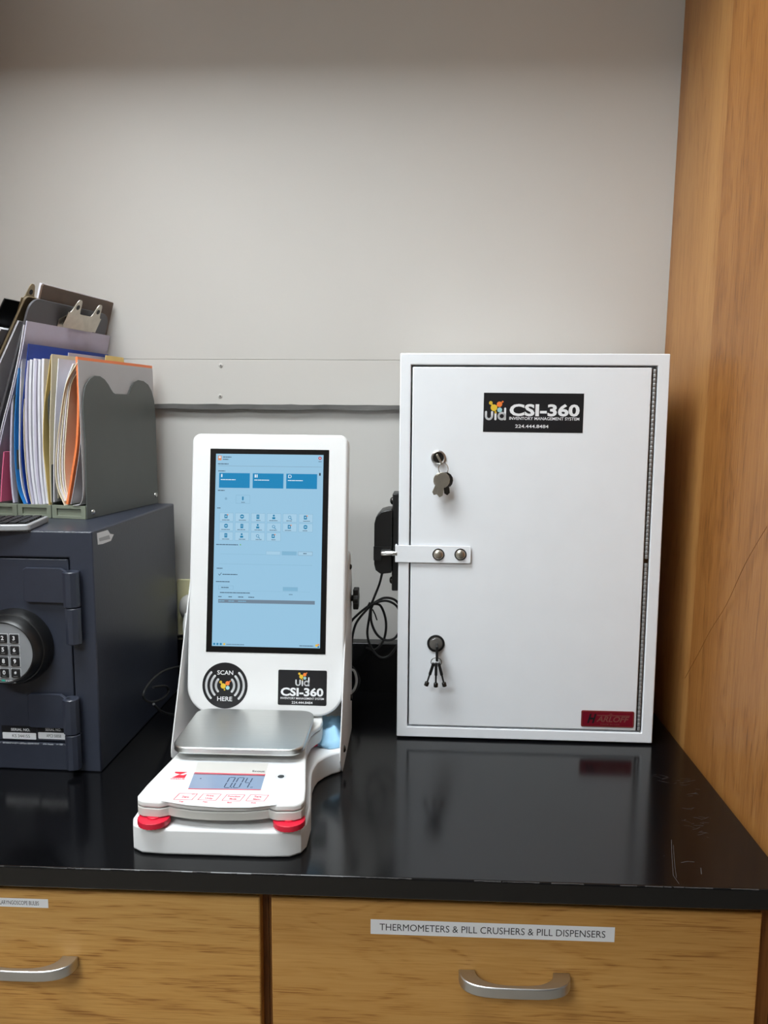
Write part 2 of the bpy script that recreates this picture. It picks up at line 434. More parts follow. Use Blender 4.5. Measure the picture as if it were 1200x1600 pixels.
# ceiling lights
def troffer(loc, sx, sy, m, label):
    r = empty('ceiling_light', loc); tag(r, label, 'light', 'recessed ceiling lights')
    b = B(); ring_prism(b, rrect(-sx / 2 - .03, sx / 2 + .03, -sy / 2 - .03, sy / 2 + .03, 0.002, 1), rrect(-sx / 2, sx / 2, -sy / 2, sy / 2, 0.002, 1), 'z', -0.025, 0.0)
    obj('frame', b, m_white, r)
    b = B(); box(b, -sx / 2 + .001, sx / 2 - .001, -sy / 2 + .001, sy / 2 - .001, -0.018, -0.012); obj('diffuser', b, m, r)
    return r
troffer((-0.62, -0.88, CEIL), 1.0, 0.6, m_diff, 'long white ceiling light nearest the alcove wall')
troffer((-1.15, -2.45, CEIL), 1.2, 0.6, m_diff2, 'added fill ceiling light further back in the room')  # unseen fill, added to brighten the vertical fronts

# ------------------------------------------------------------------ tall oak cabinets either side
def tall_cab(name, x0, x1, label, lean=0.0):
    r = empty(name, ((x0 if x0 > 0 else x1), 0, FLOOR)); tag(r, label, 'cabinet', 'tall oak cabinets')
    s = 1 if x0 > 0 else -1
    Hc = 1.339 - FLOOR
    wd = 0.6
    b = B(); box(b, min(0, s * 0.02), max(0, s * 0.02), -0.655, -0.0127, 0.0, Hc)
    for v in b.verts: v.co.x += lean * max(0, v.co.z + FLOOR)
    sp = obj('side_panel', b, m_panel, r, 0.0008)
    b = B(); box(b, min(s * 0.04, s * wd), max(s * 0.04, s * wd), -0.63, -0.0127, 0.08, Hc); obj('carcass', b, m_frame, r)
    for k in range(2):
        a, c = s * (0.045 + k * 0.28), s * (0.045 + k * 0.28 + 0.275)
        b = B(); box(b, min(a, c), max(a, c), -0.652, -0.6305, 0.10, Hc - 0.02); d = obj('door', b, m_panel, r, 0.002)
    return r
tall_cab('tall_cabinet', XR, XR + 0.6, 'tall honey oak cabinet side to the right of the white metal cabinet', 0.0135)
tall_cab('tall_cabinet', XL - 0.6, XL, 'tall oak cabinet edge at the far left behind the clipboards')
rp = [o for o in COL.objects if o.name == 'tall_cabinet'][0]
b = B(); pts = []
for (a_, c_) in ((1070, 1060), (1092, 1020), (1110, 985), (1135, 945), (1165, 880), (1199, 822)):
    q = at(a_, c_, x=XR); q = at(a_, c_, x=XR + 0.0135 * max(0, q.z)); pts.append((q.x - XR - .0001, q.y, q.z - FLOOR))
tube(b, smooth_path(pts, 4), .00035, 5); obj('scratch', b, m_frame, rp)

# ------------------------------------------------------------------ countertop
YF, TK, TB, ZB = -0.6207, 0.0259, 0.029, 0.0936
ct = empty('countertop', (0, 0, -TK)); tag(ct, 'glossy black laboratory countertop with a low backsplash', 'countertop')
b = B(); box(b, XL + .0006, XR - .0008, YF, -0.0003, 0, TK); obj('slab', b, m_counter, ct, 0.0022, 3)
b = B(); box(b, XL + .0006, XR - .0008, -TB, -0.0003, TK - 0.0005, TK + ZB); obj('backsplash', b, m_counter, ct, 0.0015)
# scuffs and scratches worn into the counter
F = Flat()
def scuff(px_pts, wd, rnd=0.0):
    pts = []
    for (a, c) in px_pts:
        q = at(a, c, z=0.0); pts.append((q.x + random.uniform(-rnd, rnd), q.y + random.uniform(-rnd, rnd)))
    F.stroke(pts, wd, m_scuff_glint, 0.5, False)
scuff([(1049, 1312), (1050, 1340), (1052, 1368), (1061, 1381)], 0.0005)
scuff([(1052, 1320), (1054, 1350), (1057, 1372)], 0.0004)
scuff([(1064, 1348), (1074, 1346), (1085, 1347)], 0.0007)
scuff([(1095, 1356), (1096, 1366)], 0.0008)
for k in range(46):
    cx, cy = random.choice([(1040, 1219), (1060, 1221), (1078, 1220), (1086, 1240), (1084, 1262), (1088, 1280), (1082, 1295), (1030, 1212), (1100, 1298)])
    cx += random.gauss(0, 7); cy += random.gauss(0, 4); a = random.uniform(-.4, .4); l = random.uniform(2, 8)
    scuff([(cx - l, cy - l * a * .5), (cx, cy), (cx + l, cy + l * a)], random.uniform(.00015, .0004), .0004)
for k in range(22):
    cx, cy = random.uniform(180, 1150), random.uniform(1180, 1340); scuff([(cx, cy), (cx + random.uniform(1, 3), cy + random.uniform(-1, 1))], 0.0004)
F.build('scuff_marks', ct, (0, 0, TK + 0.00005), (-math.pi / 2, 0, 0))['kind'] = 'stuff'
# pale dashes on the front arris: wear marks plus its highlight, painted in
b = B()
for k in range(70):
    x = random.uniform(XL + .02, XR - .05); l = random.uniform(.004, .03)
    box(b, x, x + l, YF + 0.0002, YF + 0.0011, TK - 0.0012, TK - 0.0003 - random.uniform(0, .0003))
obj('front_edge_glint_wear', b, m_scuff_glint, ct)['kind'] = 'stuff'

# ------------------------------------------------------------------ drawer units under the counter
YD = -0.6007
HN = None
def handle_mesh():
    n = 18; wo, do, wi, di = 0.0645, 0.030, 0.045, 0.0235
    out, inn = [], []
    for i in range(n + 1):
        t = math.pi * i / n
        out.append((wo * math.copysign(abs(math.cos(t)) ** 0.55, math.cos(t)), -do * math.sin(t) ** 0.75))
        inn.append((wi * math.copysign(abs(math.cos(t)) ** 0.75, math.cos(t)), -di * math.sin(t) ** 0.85))
    b = B(); prism(b, out + inn[::-1], 'z', -0.0065, 0.0065)
    return b
def drawer_unit(label, x0, x1, fx0, fx1, ztop, m, text, lab_px, handle_c, tw=0.925):
    r = empty('drawer_cabinet', (0, 0, FLOOR)); tag(r, label, 'cabinet', 'oak drawer units under the counter')
    z0 = -FLOOR
    b = B(); box(b, x0, x1, YD + 0.021, -0.01, 0.10, z0 - TK - 0.0005); obj('carcass', b, m_frame, r)
    b = B(); box(b, x0, x1, YD + 0.08, -0.02, 0.0, 0.0995); obj('plinth', b, m_black, r)
    b = B(); box(b, fx0, fx1, YD, YD + 0.0205, z0 + ztop - 0.205, z0 + ztop); f = obj('drawer_front', b, m, r, 0.0018)
    mid = (fx0 + fx1) / 2
    for (a, c) in ((fx0, mid - .0015), (mid + .0015, fx1)):
        b = B(); box(b, a, c, YD, YD + 0.0205, 0.115, z0 + ztop - 0.21); obj('door_front', b, m, r, 0.0018)
    b = handle_mesh(); hn = obj('handle', b, m_satin, f, 0.0012); hn.location = (handle_c[0], YD - 0.0002, z0 + handle_c[1])
    (xa, za, xb, zb) = lab_px
    L_ = Flat(); L_.rect(0, xb - xa, 0, zb - za, m_label, 1)
    L_.text(text, (xb - xa) * 0.5, (zb - za) * 0.5, m_ink, width=(xb - xa) * tw, height=(zb - za) * 0.46, layer=2)
    lo = L_.build('drawer_label', f, (xa, YD, z0 + za))
    return r
pa, pb = at(579, 1459, y=YD), at(961, 1447, y=YD)
drawer_unit('right oak drawer unit labelled THERMOMETERS under the black counter', -0.1705, XR - 0.001, -0.1640, 0.3994, -0.0410, m_drawer2,
            'THERMOMETERS & PILL CRUSHERS & PILL DISPENSERS', (pa.x, pa.z, pb.x, pa.z + 0.0185), ((0.0571 + 0.1833) / 2, -0.130))
pa, pb = at(-75, 1417, y=YD), at(75, 1405, y=YD)
drawer_unit('left oak drawer unit labelled LARYNGOSCOPE BULBS under the black counter', XL + 0.001, -0.1713, XL + 0.03, -0.1775, -0.0410, m_drawer,
            'LARYNGOSCOPE BULBS', (pb.x - 0.070, pb.z - 0.0112, pb.x, pb.z), (-0.396 - 0.0645, -0.131), 0.68)

# ------------------------------------------------------------------ white metal cabinet
CX, CY, CW, CH, CD = -0.0274, -0.2379, 0.4059, 0.6085, 0.196
CLOC, CROT = (CX, CY, 0.0030), (-0.014, 0, -0.0102)
MC = frame_of(CLOC, CROT)
def cuv(px, py, off=0.0): return frame_uv(MC, px, py, off)
cab = empty('medicine_cabinet', CLOC, CROT); tag(cab, 'white metal narcotics cabinet with a hinged door on the black counter', 'cabinet')
dx0, dz1 = cuv(645, 573); dx1, _ = cuv(1019.5, 576); _, dz0 = cuv(830, 1140)
hx1 = dx1 + 0.0085
DX0, DX1, DZ0, DZ1 = dx0 - 0.0025, hx1, dz0 - 0.001, dz1 + 0.003
b = recessed(0, CW, 0, CH, CD, DX0, DX1, DZ0, DZ1, 0.021)
obj('body', b, m_white, cab, 0.0016, 3)
b = B(); box(b, dx0, dx1, 0.0012, 0.0192, dz0 + .002, dz1); door = obj('door', b, m_white, cab, 0.0016, 3)
# piano hinge: two lengths of knuckles
hb = B(); nk = 84; zz0, zz1 = dz0 + 0.002, dz1 - 0.002; step = (zz1 - zz0) / nk
xk = (dx1 + hx1) / 2 + 0.0002
for k in range(nk):
    if k == int(nk * 0.482): continue
    lathe(hb, [(0.0022, zz0 + k * step + .0003), (0.0024, zz0 + k * step + .0006), (0.0024, zz0 + (k + 1) * step - .0006), (0.0022, zz0 + (k + 1) * step - .0003)], (xk, 0.0028, 0), 'z', 8)
obj('piano_hinge', hb, m_grey, cab)
b = B(); box(b, xk - .0037, xk + .0037, 0.0035, 0.0045, zz0, zz1); obj('hinge_leaf', b, m_darknickel, cab)
# sign
def logo_marks(F, cx, cz, s, layer=3):
    """joined coloured dots above the uid letters; s = width of the group"""
    P_ = [(-.38, .287, .125, m_yellow, 0), (-.15, -.04, .23, m_yellow, 1), (-.03, -.366, .075, m_yellow, 0), (.227, .196, .19, m_orange, 1), (.44, .375, .065, m_orange, 0), (.248, -.19, .17, m_logoblue, 1)]
    J = lambda i, k, wd, m: F.stroke([(cx + P_[i][0] * s, cz + P_[i][1] * s), (cx + P_[k][0] * s, cz + P_[k][1] * s)], wd * s, m, layer, False)
    J(0, 1, .11, m_yellow); J(1, 2, .08, m_yellow); J(3, 4, .07, m_orange); J(1, 3, .08, m_orange)
    for (dx, dz, r, m, l) in P_: F.disc(cx + dx * s, cz + dz * s, r * s, m, layer + l)
def uid_letters(F, x0, x1, z0, z1, m, layer=3):
    """rounded u, i, d drawn with strokes in a box"""
    W, H = x1 - x0, z1 - z0; t = 0.10 * W; h2 = H * 0.70
    ru = 0.143 * W; cxu = x0 + ru + t / 2
    F.stroke([(cxu - ru, z0 + h2)] + [(cxu + ru * math.cos(math.radians(a)), z0 + ru + t / 2 + ru * math.sin(math.radians(a))) for a in range(180, 361, 20)] + [(cxu + ru, z0 + h2)], t, m, layer)
    xi = x0 + 0.50 * W
    F.stroke([(xi, z0 + t / 2), (xi, z0 + h2 * .86)], t, m, layer)
    rd = 0.150 * W; cxd = x1 - rd - t / 2
    F.stroke(circle(cxd, z0 + rd + t / 2, rd, 20) + [(cxd + rd, z0 + rd + t / 2)], t, m, layer)
    F.stroke([(cxd + rd, z0 + t / 2), (cxd + rd, z0 + H)], t, m, layer)
sx0, sz1 = cuv(756, 613.5); sx1, sz0 = cuv(910.5, 676)
SWd, SHt = sx1 - sx0, sz1 - sz0
F = Flat(); F.rect(0, SWd, 0, SHt, m_print_black, 1)
def S(u, v): return (u * SWd, (1 - v) * SHt)
# positions measured on the sign (0..1 across, 0..1 down)
uid_letters(F, *(S(.015, 0)[0], S(.228, 0)[0], S(0, .70)[1], S(0, .40)[1]), m_print_white)
c = S(.126, .365); logo_marks(F, c[0], c[1], 0.145 * SWd, 4)
c = S(.612, .43); F.text('CSI-360', c[0], c[1], m_print_white, width=.70 * SWd, height=.318 * SHt, layer=2, bold=0.035)
c = S(.612, .645); F.text('INVENTORY MANAGEMENT SYSTEM', c[0], c[1], m_print_white, width=.70 * SWd, height=.078 * SHt, layer=2, bold=0.012)
c = S(.49, .845); F.text('224.444.8484', c[0], c[1], m_print_white, width=.335 * SWd, height=.085 * SHt, layer=2, bold=0.012)
sg = F.build('brand_sticker', door, (sx0, 0.0010, sz0), (0, 0.004, 0)); sg['label'] = 'black CSI-360 inventory sticker with white lettering'
# maroon nameplate
nx0, nz1 = cuv(912, 1110); nx1, nz0 = cuv(994.5, 1137.5)
nx0 -= 0.0035; nx1 -= 0.0045
NW, NH = nx1 - nx0, nz1 - nz0
b = B(); prism(b, rrect(0, NW, 0, NH, 0.0022, 4), 'y', -0.0012, 0.0); npl = obj('name_plate', b, m_maroon, door, 0.0004); npl.location = (nx0, 0.0010, nz0)
npl['label'] = 'maroon metal maker plate reading HARLOFF'
F = Flat(); F.frame(.0012, NW - .0012, .0012, NH - .0012, .0004, m_gold, 1)
F.text('H', NW * .20, NH * .52, m_print_black, width=NW * .17, height=NH * .58, layer=2, bold=0.03, shear=0.35)
F.text('ARLOFF', NW * .60, NH * .50, m_platetext, width=NW * .62, height=NH * .36, layer=2, bold=0.02, shear=0.3)
F.rect(NW * .30, NW * .92, NH * .70, NH * .745, m_platetext, 1)
F.poly([(NW * .52, NH * .80), (NW * .60, NH * .80), (NW * .56, NH * .86)], m_platetext, 1)
F.text('MADE IN USA', NW * .55, NH * .18, m_platetext, width=NW * .36, height=NH * .09, layer=2)
F.build('plate_lettering', npl, (0, -0.00125, 0))
# lock cylinders
lx, lz = cuv(685, 715)
b = B(); lathe(b, [(0.0105, 0), (0.0113, -.001), (0.0113, -.0030), (0.0098, -.0042), (0.0084, -.0036), (0.0082, -.001)], (lx, 0.0012, lz), 'y', 32); obj('lock_cylinder', b, m_satin, door)
b = B(); lathe(b, [(0.0081, 0), (0.0081, -.0018), (0.0, -.0019)], (lx, 0.001, lz), 'y', 24); obj('lock_core', b, m_darknickel, door)
mx_, mz_ = cuv(681, 1005.5)
b = B(); lathe(b, [(0.0136, 0), (0.0140, -.001), (0.0134, -.0024), (0.0108, -.0026), (0.0106, -.0006)], (mx_, 0.0012, mz_), 'y', 36); o_ = obj('lock_collar', b, m_rubber, door)
b = B(); lathe(b, [(0.0105, 0), (0.0105, -.0012), (0.0086, -.0014), (0.0082, -.0040), (0.0, -.0042)], (mx_, 0.001, mz_), 'y', 32); obj('lock_cylinder', b, m_satin, door)
# hasp strip with two screws
ax0, az1 = cuv(617.5, 852, -0.003); ax1, az0 = cuv(735.5, 880.5, -0.003)
b = B(); prism(b, rrect(ax0, ax1, az0, az1, (0.001, .003, .003, .001), 4), 'y', -0.0032, -0.0004)
box(b, ax0, ax0 + .0025, -0.0005, 0.055, az0, az1)
hasp = obj('hasp_strip', b, m_white, cab, 0.0005)
for px_ in (685, 719.5):
    qx, qz = cuv(px_, 866.5, -0.004)
    b = B(); lathe(b, [(0.0094, 0), (0.0094, -.0008), (0.0080, -.0010)], (qx, -0.0032, qz), 'y', 24); wsh = obj('washer', b, m_darknickel, hasp)
    b = B(); dome(b, (qx, -0.0041, qz), 0.0078, 0.0040, 'y', -1, 20); obj('bolt_head', b, m_nickel, hasp)
# electronic bolt lock on the left flank
b = B(); box(b, -0.0105, -0.0003, 0.012, 0.062, 0.236, 0.392); pl = obj('lock_plate', b, m_black, cab, 0.0018)
zt, zb_ = 0.3665, 0.264
b = B(); prism(b, [(-0.0106, zb_ + .002), (-0.028, zb_), (-0.036, zb_ + .006), (-0.0385, zb_ + .016), (-0.0385, zt - .022), (-0.036, zt - .012), (-0.0285, zt - .003), (-0.018, zt), (-0.0106, zt)], 'y', 0.006, 0.066)
lb = obj('bolt_lock_housing', b, m_black, cab, 0.0018)
b = B(); box(b, -0.0392, -0.0125, 0.002, 0.0058, 0.3065, 0.3085); box(b, -0.0392, -0.027, 0.003, 0.0058, 0.2865, 0.307); obj('housing_slot', b, m_rubber, lb)
b = B(); lathe(b, [(0.0042, -0.027), (0.0046, -0.0262), (0.0046, -0.002)], (0, 0.0005, 0.2985), 'x', 16); obj('bolt', b, m_chrome, cab)
for z_ in (0.379, 0.250):
    b = B(); dome(b, (-0.0105, 0.03, z_), 0.006, 0.0045, 'x', -1, 14); obj('plate_screw', b, m_darknickel, pl)

# keys hanging in the locks
def key_bow(bm, cx, cz, y, rot, s=1.0, blade=0.02, t=0.002):
    """flat key: rounded bow and blade pointing down from (cx, cz)"""
    pts = []
    for a in range(-150, 151, 25): pts.append((0.0105 * math.sin(math.radians(a)), -0.0105 + 0.0115 * math.cos(math.radians(a))))
    pts = [(-0.004, -0.020), (-0.004, -0.020 - blade), (0.0, -0.023 - blade), (0.004, -0.020 - blade), (0.004, -0.020)] + pts[::-1]
    ca, sa = math.cos(rot), math.sin(rot)
    q = [(cx + s * (p[0] * ca - p[1] * sa), cz + s * (p[0] * sa + p[1] * ca)) for p in pts]
    prism(bm, q, 'y', y, y + t)
kb = empty('key_bunch', MC @ Vector((lx, 0, lz)), CROT); tag(kb, 'nickel keys on a ring hanging from the upper cabinet lock', 'keys', 'keys in the cabinet locks')
b = B(); prism(b, rrect(-0.0016, 0.0016, -0.011, 0.006, 0.001, 3), 'y', -0.020, -0.0012)
obj('inserted_key', b, m_nickel, kb, 0.0004).rotation_euler = (0, -0.5, 0)
b = B(); tube(b, [(0.0075 + 0.0072 * math.cos(t * math.pi / 12), -0.014 + 0.002 * math.sin(t * math.pi / 12), -0.0165 + 0.0085 * math.sin(t * math.pi / 12)) for t in range(24)], 0.0008, 8, True); obj('split_ring', b, m_chrome, kb)
for (cx_, cz_, y_, rt, bl, mm) in ((0.008, -0.0225, -0.020, -0.15, 0.012, m_nickel), (0.010, -0.0225, -0.0165, 0.12, 0.009, m_darknickel), (0.0085, -0.0235, -0.013, -0.42, 0.011, m_nickel)):
    b = B(); key_bow(b, cx_, cz_, y_, rt, 1.08, bl); obj('key', b, mm, kb, 0.0004)
kb = empty('key_bunch', MC @ Vector((mx_, 0, mz_)), CROT); tag(kb, 'three dark tubular keys on a ring hanging from the lower cabinet lock', 'keys', 'keys in the cabinet locks')
b = B(); prism(b, rrect(-0.0002, 0.0036, -0.0215, 0.002, 0.001, 3), 'y', -0.026, -0.004); obj('inserted_key', b, m_black, kb, 0.0005)
b = B(); tube(b, [(0.0008 + 0.0083 * math.cos(t * math.pi / 12), -0.020, -0.0240 + 0.0068 * math.sin(t * math.pi / 12)) for t in range(24)], 0.0006, 8, True); obj('split_ring', b, m_darknickel, kb)
for (x_, rt) in ((-0.0042, -0.30), (0.0006, 0.0), (0.0054, 0.26)):
    k_ = B()
    prism(k_, rrect(-0.0022, 0.0022, -0.017, 0.003, 0.001, 3), 'y', -0.0026, 0.0026)
    lathe(k_, [(0.0013, -0.030), (0.0015, -0.016)], (0, 0, 0), 'z', 10)
    ko = obj('key', k_, m_black, kb, 0.0004); ko.location = (x_, -0.020, -0.0285); ko.rotation_euler = (0, -rt, 0)
    t_ = B(); lathe(t_, [(0.0026, -0.036), (0.0035, -0.0355), (0.0035, -0.030), (0.0028, -0.029)], (0, 0, 0), 'z', 12); obj('tubular_tip', t_, m_darknickel, ko)

# ------------------------------------------------------------------ kiosk
KX = -0.2245
kio = empty('scan_kiosk', (KX, -0.40, 0)); tag(kio, 'white touch screen kiosk with scan sticker behind the weighing balance', 'kiosk')
def kl(x, y): return (x - KX, y + 0.40)
KT = 0.0335
half = [(0.060, -0.590), (0.088, -0.588), (0.1005, -0.580), (0.1055, -0.566), (0.1055, -0.53), (0.101, -0.495), (0.094, -0.46), (0.0885, -0.435), (0.0875, -0.415), (0.0905, -0.400), (0.098, -0.386), (0.108, -0.374), (0.1195, -0.366), (0.1195, -0.205)]
out = [(x, y + 0.40) for x, y in half]; out = out + [(-x, y) for x, y in out[::-1]]
out = [(x - .0075 * max(0, min(1, (-.02 - y) / .06)), y) for x, y in out]
b = B(); prism(b, out, 'z', 0.0008, KT); obj('base_tray', b, m_kiosk, kio, 0.0030, 3)
b = B(); box(b, -0.1185, 0.1185, 0.186, 0.1885, KT - .001, 0.150); obj('back_plate', b, m_kiosk, kio, 0.0004)
bo = [(-0.362, 0.0008), (-0.392, 0.030), (-0.3925, 0.038), (-0.3905, 0.046)]
bo += [(-0.2660 + 0.0 , 0.286), (-0.2600, 0.298), (-0.2530, 0.304), (-0.2450, 0.306), (-0.2370, 0.303), (-0.2310, 0.296), (-0.2100, 0.262), (-0.2050, 0.250), (-0.2040, 0.0008)]
for s in (-1, 1):
    b = B(); prism(b, [(y + 0.40, z) for y, z in bo], 'x', 0.0 if s > 0 else -0.0018, 0.0018 if s > 0 else 0.0)
    br = obj('side_bracket', b, m_kiosk, kio, 0.0005); br.location = (s * 0.1200, 0, 0)
    for (y_, z_, r_) in ((-0.243, 0.281, .0045), (-0.226, 0.062, .0052), (-0.345, 0.028, .0056)):
        b = B(); dome(b, (s * 0.0018, y_ + 0.40, z_), r_, 0.0032, 'x', s, 14); obj('bracket_screw', b, m_darknickel, br)
    # lobed clamping knob
    lob = [((0.0165 + 0.0022 * math.cos(6 * t)) * math.cos(t), (0.0165 + 0.0022 * math.cos(6 * t)) * math.sin(t)) for t in [2 * math.pi * i / 48 for i in range(48)]]
    b = B(); prism(b, lob, 'x', s * 0.006, s * 0.0145); lathe(b, [(0.005, s * 0.0018), (0.005, s * 0.006)], (0, 0, 0), 'x', 14)
    kn = obj('clamp_knob', b, m_black, br, 0.0012); kn.location = (0, -0.2245 + 0.40, 0.2265)
# tilted head
HX, HY, HZ, HT, HR, HW, HH = -0.2213, -0.340, 0.0742, 0.1518, 0.0035, 0.2342, 0.4184
HLOC, HROT = (HX - KX, HY + 0.40, HZ), (-HT, HR, 0)
MH = frame_of((HX, HY, HZ), HROT)
def huv(px, py): return frame_uv(MH, px, py)
b = B(); prism(b, rrect(-HW / 2, HW / 2, 0, HH, (0.040, 0.040, 0.0125, 0.0125), 10), 'y', 0.0, 0.034)
head = obj('head_housing', b, m_kiosk, kio, 0.0035, 3); head.location = HLOC; head.rotation_euler = HROT
for s in (-1, 1):
    b = B(); box(b, min(s * .09, s * .116), max(s * .09, s * .116), 0.0345, 0.05, 0.10, 0.20); obj('head_mount', b, m_kiosk, head, 0.002)
g0 = huv(325.5, 701.5); g1 = huv(512, 703); g2 = huv(321.8, 1019)
gx0 = (huv(329, 702)[0] + huv(321.8, 1019)[0]) / 2; gx1 = (huv(514, 704)[0] + huv(509, 1021)[0]) / 2
gz1, gz0 = huv(420, 702)[1], huv(415, 1020.5)[1]
b = B(); box(b, gx0, gx1, -0.0007, 0.001, gz0, gz1); scr = obj('screen_glass', b, m_glass, head, 0.0004)
ux0 = (huv(337.8, 710)[0] + huv(331.3, 1010)[0]) / 2; ux1 = (huv(505.7, 711)[0] + huv(500, 1012)[0]) / 2
uz1, uz0 = huv(421, 710)[1], huv(415, 1011)[1]
UW, UH = ux1 - ux0, uz1 - uz0
KEM = 0.84
def em(name, r, g, b_, k=1.0):
    return mat(name, C(10, 12, 14), 0.06, emit=C(r, g, b_), estr=KEM * k, ior=1.5)
e_bg = em('display_blue', 156, 203, 232, .94); e_tile = em('display_teal', 12, 132, 186); e_card = em('display_card', 170, 211, 236, .94); e_cardline = em('display_line', 128, 172, 200)
e_ink = em('display_ink', 70, 95, 115); e_icon = em('display_icon', 15, 125, 170); e_w = em('display_white', 225, 240, 250); e_bar = em('display_grey', 112, 132, 150)
e_btn = em('display_button', 128, 180, 210); e_red = em('display_red', 190, 40, 60); e_or = em('display_orange', 230, 140, 90); e_yel = em('display_yellow', 230, 190, 60); e_gr = em('display_green', 110, 180, 90); e_dark = em('display_dark', 25, 40, 55)
F = Flat()
def U(s, t): return (s * UW, (1 - t) * UH)
def ur(s0, s1, t0, t1, m, layer=2): F.rect(s0 * UW, s1 * UW, (1 - t1) * UH, (1 - t0) * UH, m, layer)
def uframe(s0, s1, t0, t1, m, layer=3): F.frame(s0 * UW, s1 * UW, (1 - t1) * UH, (1 - t0) * UH, 0.00035, m, layer)
def ud(s, t, r, m, layer=3): F.disc(s * UW, (1 - t) * UH, r * UW, m, layer)
def uw(s0, s1, t, m=None, hgt=.0045):
    """a run of unreadably small text: short bars"""
    x = s0
    while x < s1 - .004:
        l = min(random.uniform(.012, .035), s1 - x); ur(x, x + l * .9, t - hgt / 2, t + hgt / 2, m or e_ink, 4); x += l
F.rect(0, UW, 0, UH, e_bg, 1)
ur(.02, .052, .010, .034, e_or); ud(.036, .018, .010, e_w); uw(.066, .145, .017); uw(.066, .12, .029)
ud(.968, .017, .015, e_red); ud(.968, .017, .006, e_w, 4); uw(.955, .985, .035, None, .003)
uw(.02, .12, .053); ur(.02, .985, .0625, .0637, e_bar, 3)
uw(.025, .09, .090); ur(.963, .977, .094, .108, e_dark, 3)
for (a, c_) in ((.034, .320), (.347, .633), (.659, .945)):
    ur(a, c_, .100, .1775, e_tile, 2); ur(a + .018, a + .030, .106, .122, e_w, 3); uw(a + .015, a + .155, .135, e_w, .004)
ud(.692, .114, .016, e_w, 3); ud(.692, .114, .011, e_tile, 4)
ur(.382, .392, .106, .122, e_w, 3)
uw(.025, .09, .1915)
uframe(.195, .325, .214, .258, e_cardline); ur(.252, .266, .222, .241, e_icon, 3); uw(.245, .28, .2525, None, .003)
ud(.102, .234, .012, e_cardline); uw(.022, .055, .2835)
cols = [.045 + k * .1475 for k in range(6)]
for r_ in range(3):
    for k in range(6 if r_ < 2 else 4):
        s0, t0 = cols[k], .308 + r_ * .0497
        ur(s0, s0 + .130, t0, t0 + .044, e_card, 2); uframe(s0, s0 + .130, t0, t0 + .044, e_cardline, 3)
        v = (r_ * 6 + k) % 5; cs, ct_ = s0 + .063, t0 + .018
        if v == 0: ur(cs - .016, cs + .012, ct_ - .010, ct_ + .010, e_icon, 4); ur(cs - .008, cs + .004, ct_ - .004, ct_ + .004, e_card, 5); ud(cs + .014, ct_ - .008, .006, e_or, 5)
        elif v == 1: ud(cs, ct_, .019, e_icon, 4); ur(cs - .02, cs + .02, ct_ - .001, ct_ + .001, e_card, 5); ud(cs, ct_, .007, e_card, 5)
        elif v == 2: ur(cs - .013, cs + .013, ct_ - .011, ct_ + .011, e_icon, 4); ur(cs - .008, cs + .008, ct_ - .005, ct_ - .003, e_card, 5); ur(cs - .008, cs + .008, ct_ + .001, ct_ + .003, e_card, 5)
        elif v == 3: ud(cs, ct_ - .007, .009, e_icon, 4); ur(cs - .014, cs + .014, ct_ + .001, ct_ + .011, e_icon, 4)
        else: F.stroke(circle(cs * UW, (1 - ct_) * UH, .012 * UW, 16) + [((cs + .012) * UW, (1 - ct_) * UH)], .0007, e_icon, 4, False); F.stroke([U(cs + .008, ct_ + .006), U(cs + .020, ct_ + .013)], .0009, e_icon, 4)
        uw(cs - random.uniform(.015, .045), cs + random.uniform(.015, .045), t0 + .037, None, .003)
uw(.02, .225, .4735); ud(.246, .473, .006, e_gr)
ur(.485, .618, .503, .523, e_card); uframe(.485, .618, .503, .523, e_cardline); ur(.632, .768, .503, .523, e_btn); uframe(.632, .768, .503, .523, e_cardline); ur(.782, .915, .503, .523, e_card); uframe(.782, .915, .503, .523, e_bar); uw(.83, .862, .513)
ur(.06, .48, .5215, .5225, e_cardline); ur(.05, .915, .573, .5742, e_cardline)
uw(.03, .085, .597); F.stroke([U(.048, .627), U(.058, .633), U(.075, .621)], .0008, e_ink, 4); uw(.085, .225, .628)
uw(.025, .155, .666); uframe(.05, .188, .686, .706, e_cardline); uw(.075, .15, .696)
ur(.648, .785, .688, .708, e_btn); uframe(.648, .785, .688, .708, e_cardline); ur(.19, .90, .7115, .7123, e_cardline)
uw(.065, .345, .7225); uw(.705, .74, .726, None, .003)
for a, c_ in ((.05, .082), (.145, .178), (.235, .285), (.33, .385)): uw(a, c_, .744)
ur(.05, .945, .757, .7755, e_bar, 2); uw(.055, .11, .766, e_btn); uw(.145, .20, .766, e_btn); uw(.235, .31, .766, e_btn)
for s_ in (.022, .052, .083): ud(s_, .989, .010, e_icon)
ud(.115, .989, .010, e_yel); uw(.135, .30, .990, None, .003); uw(.81, .94, .989, None, .004)
ud(.968, .986, .012, e_yel); ud(.985, .982, .009, e_or); ud(.985, .993, .008, e_icon)
dsp = F.build('display_image', head, (ux0, -0.0008, uz0)); dsp['label'] = 'pale blue inventory menu shown on the screen'
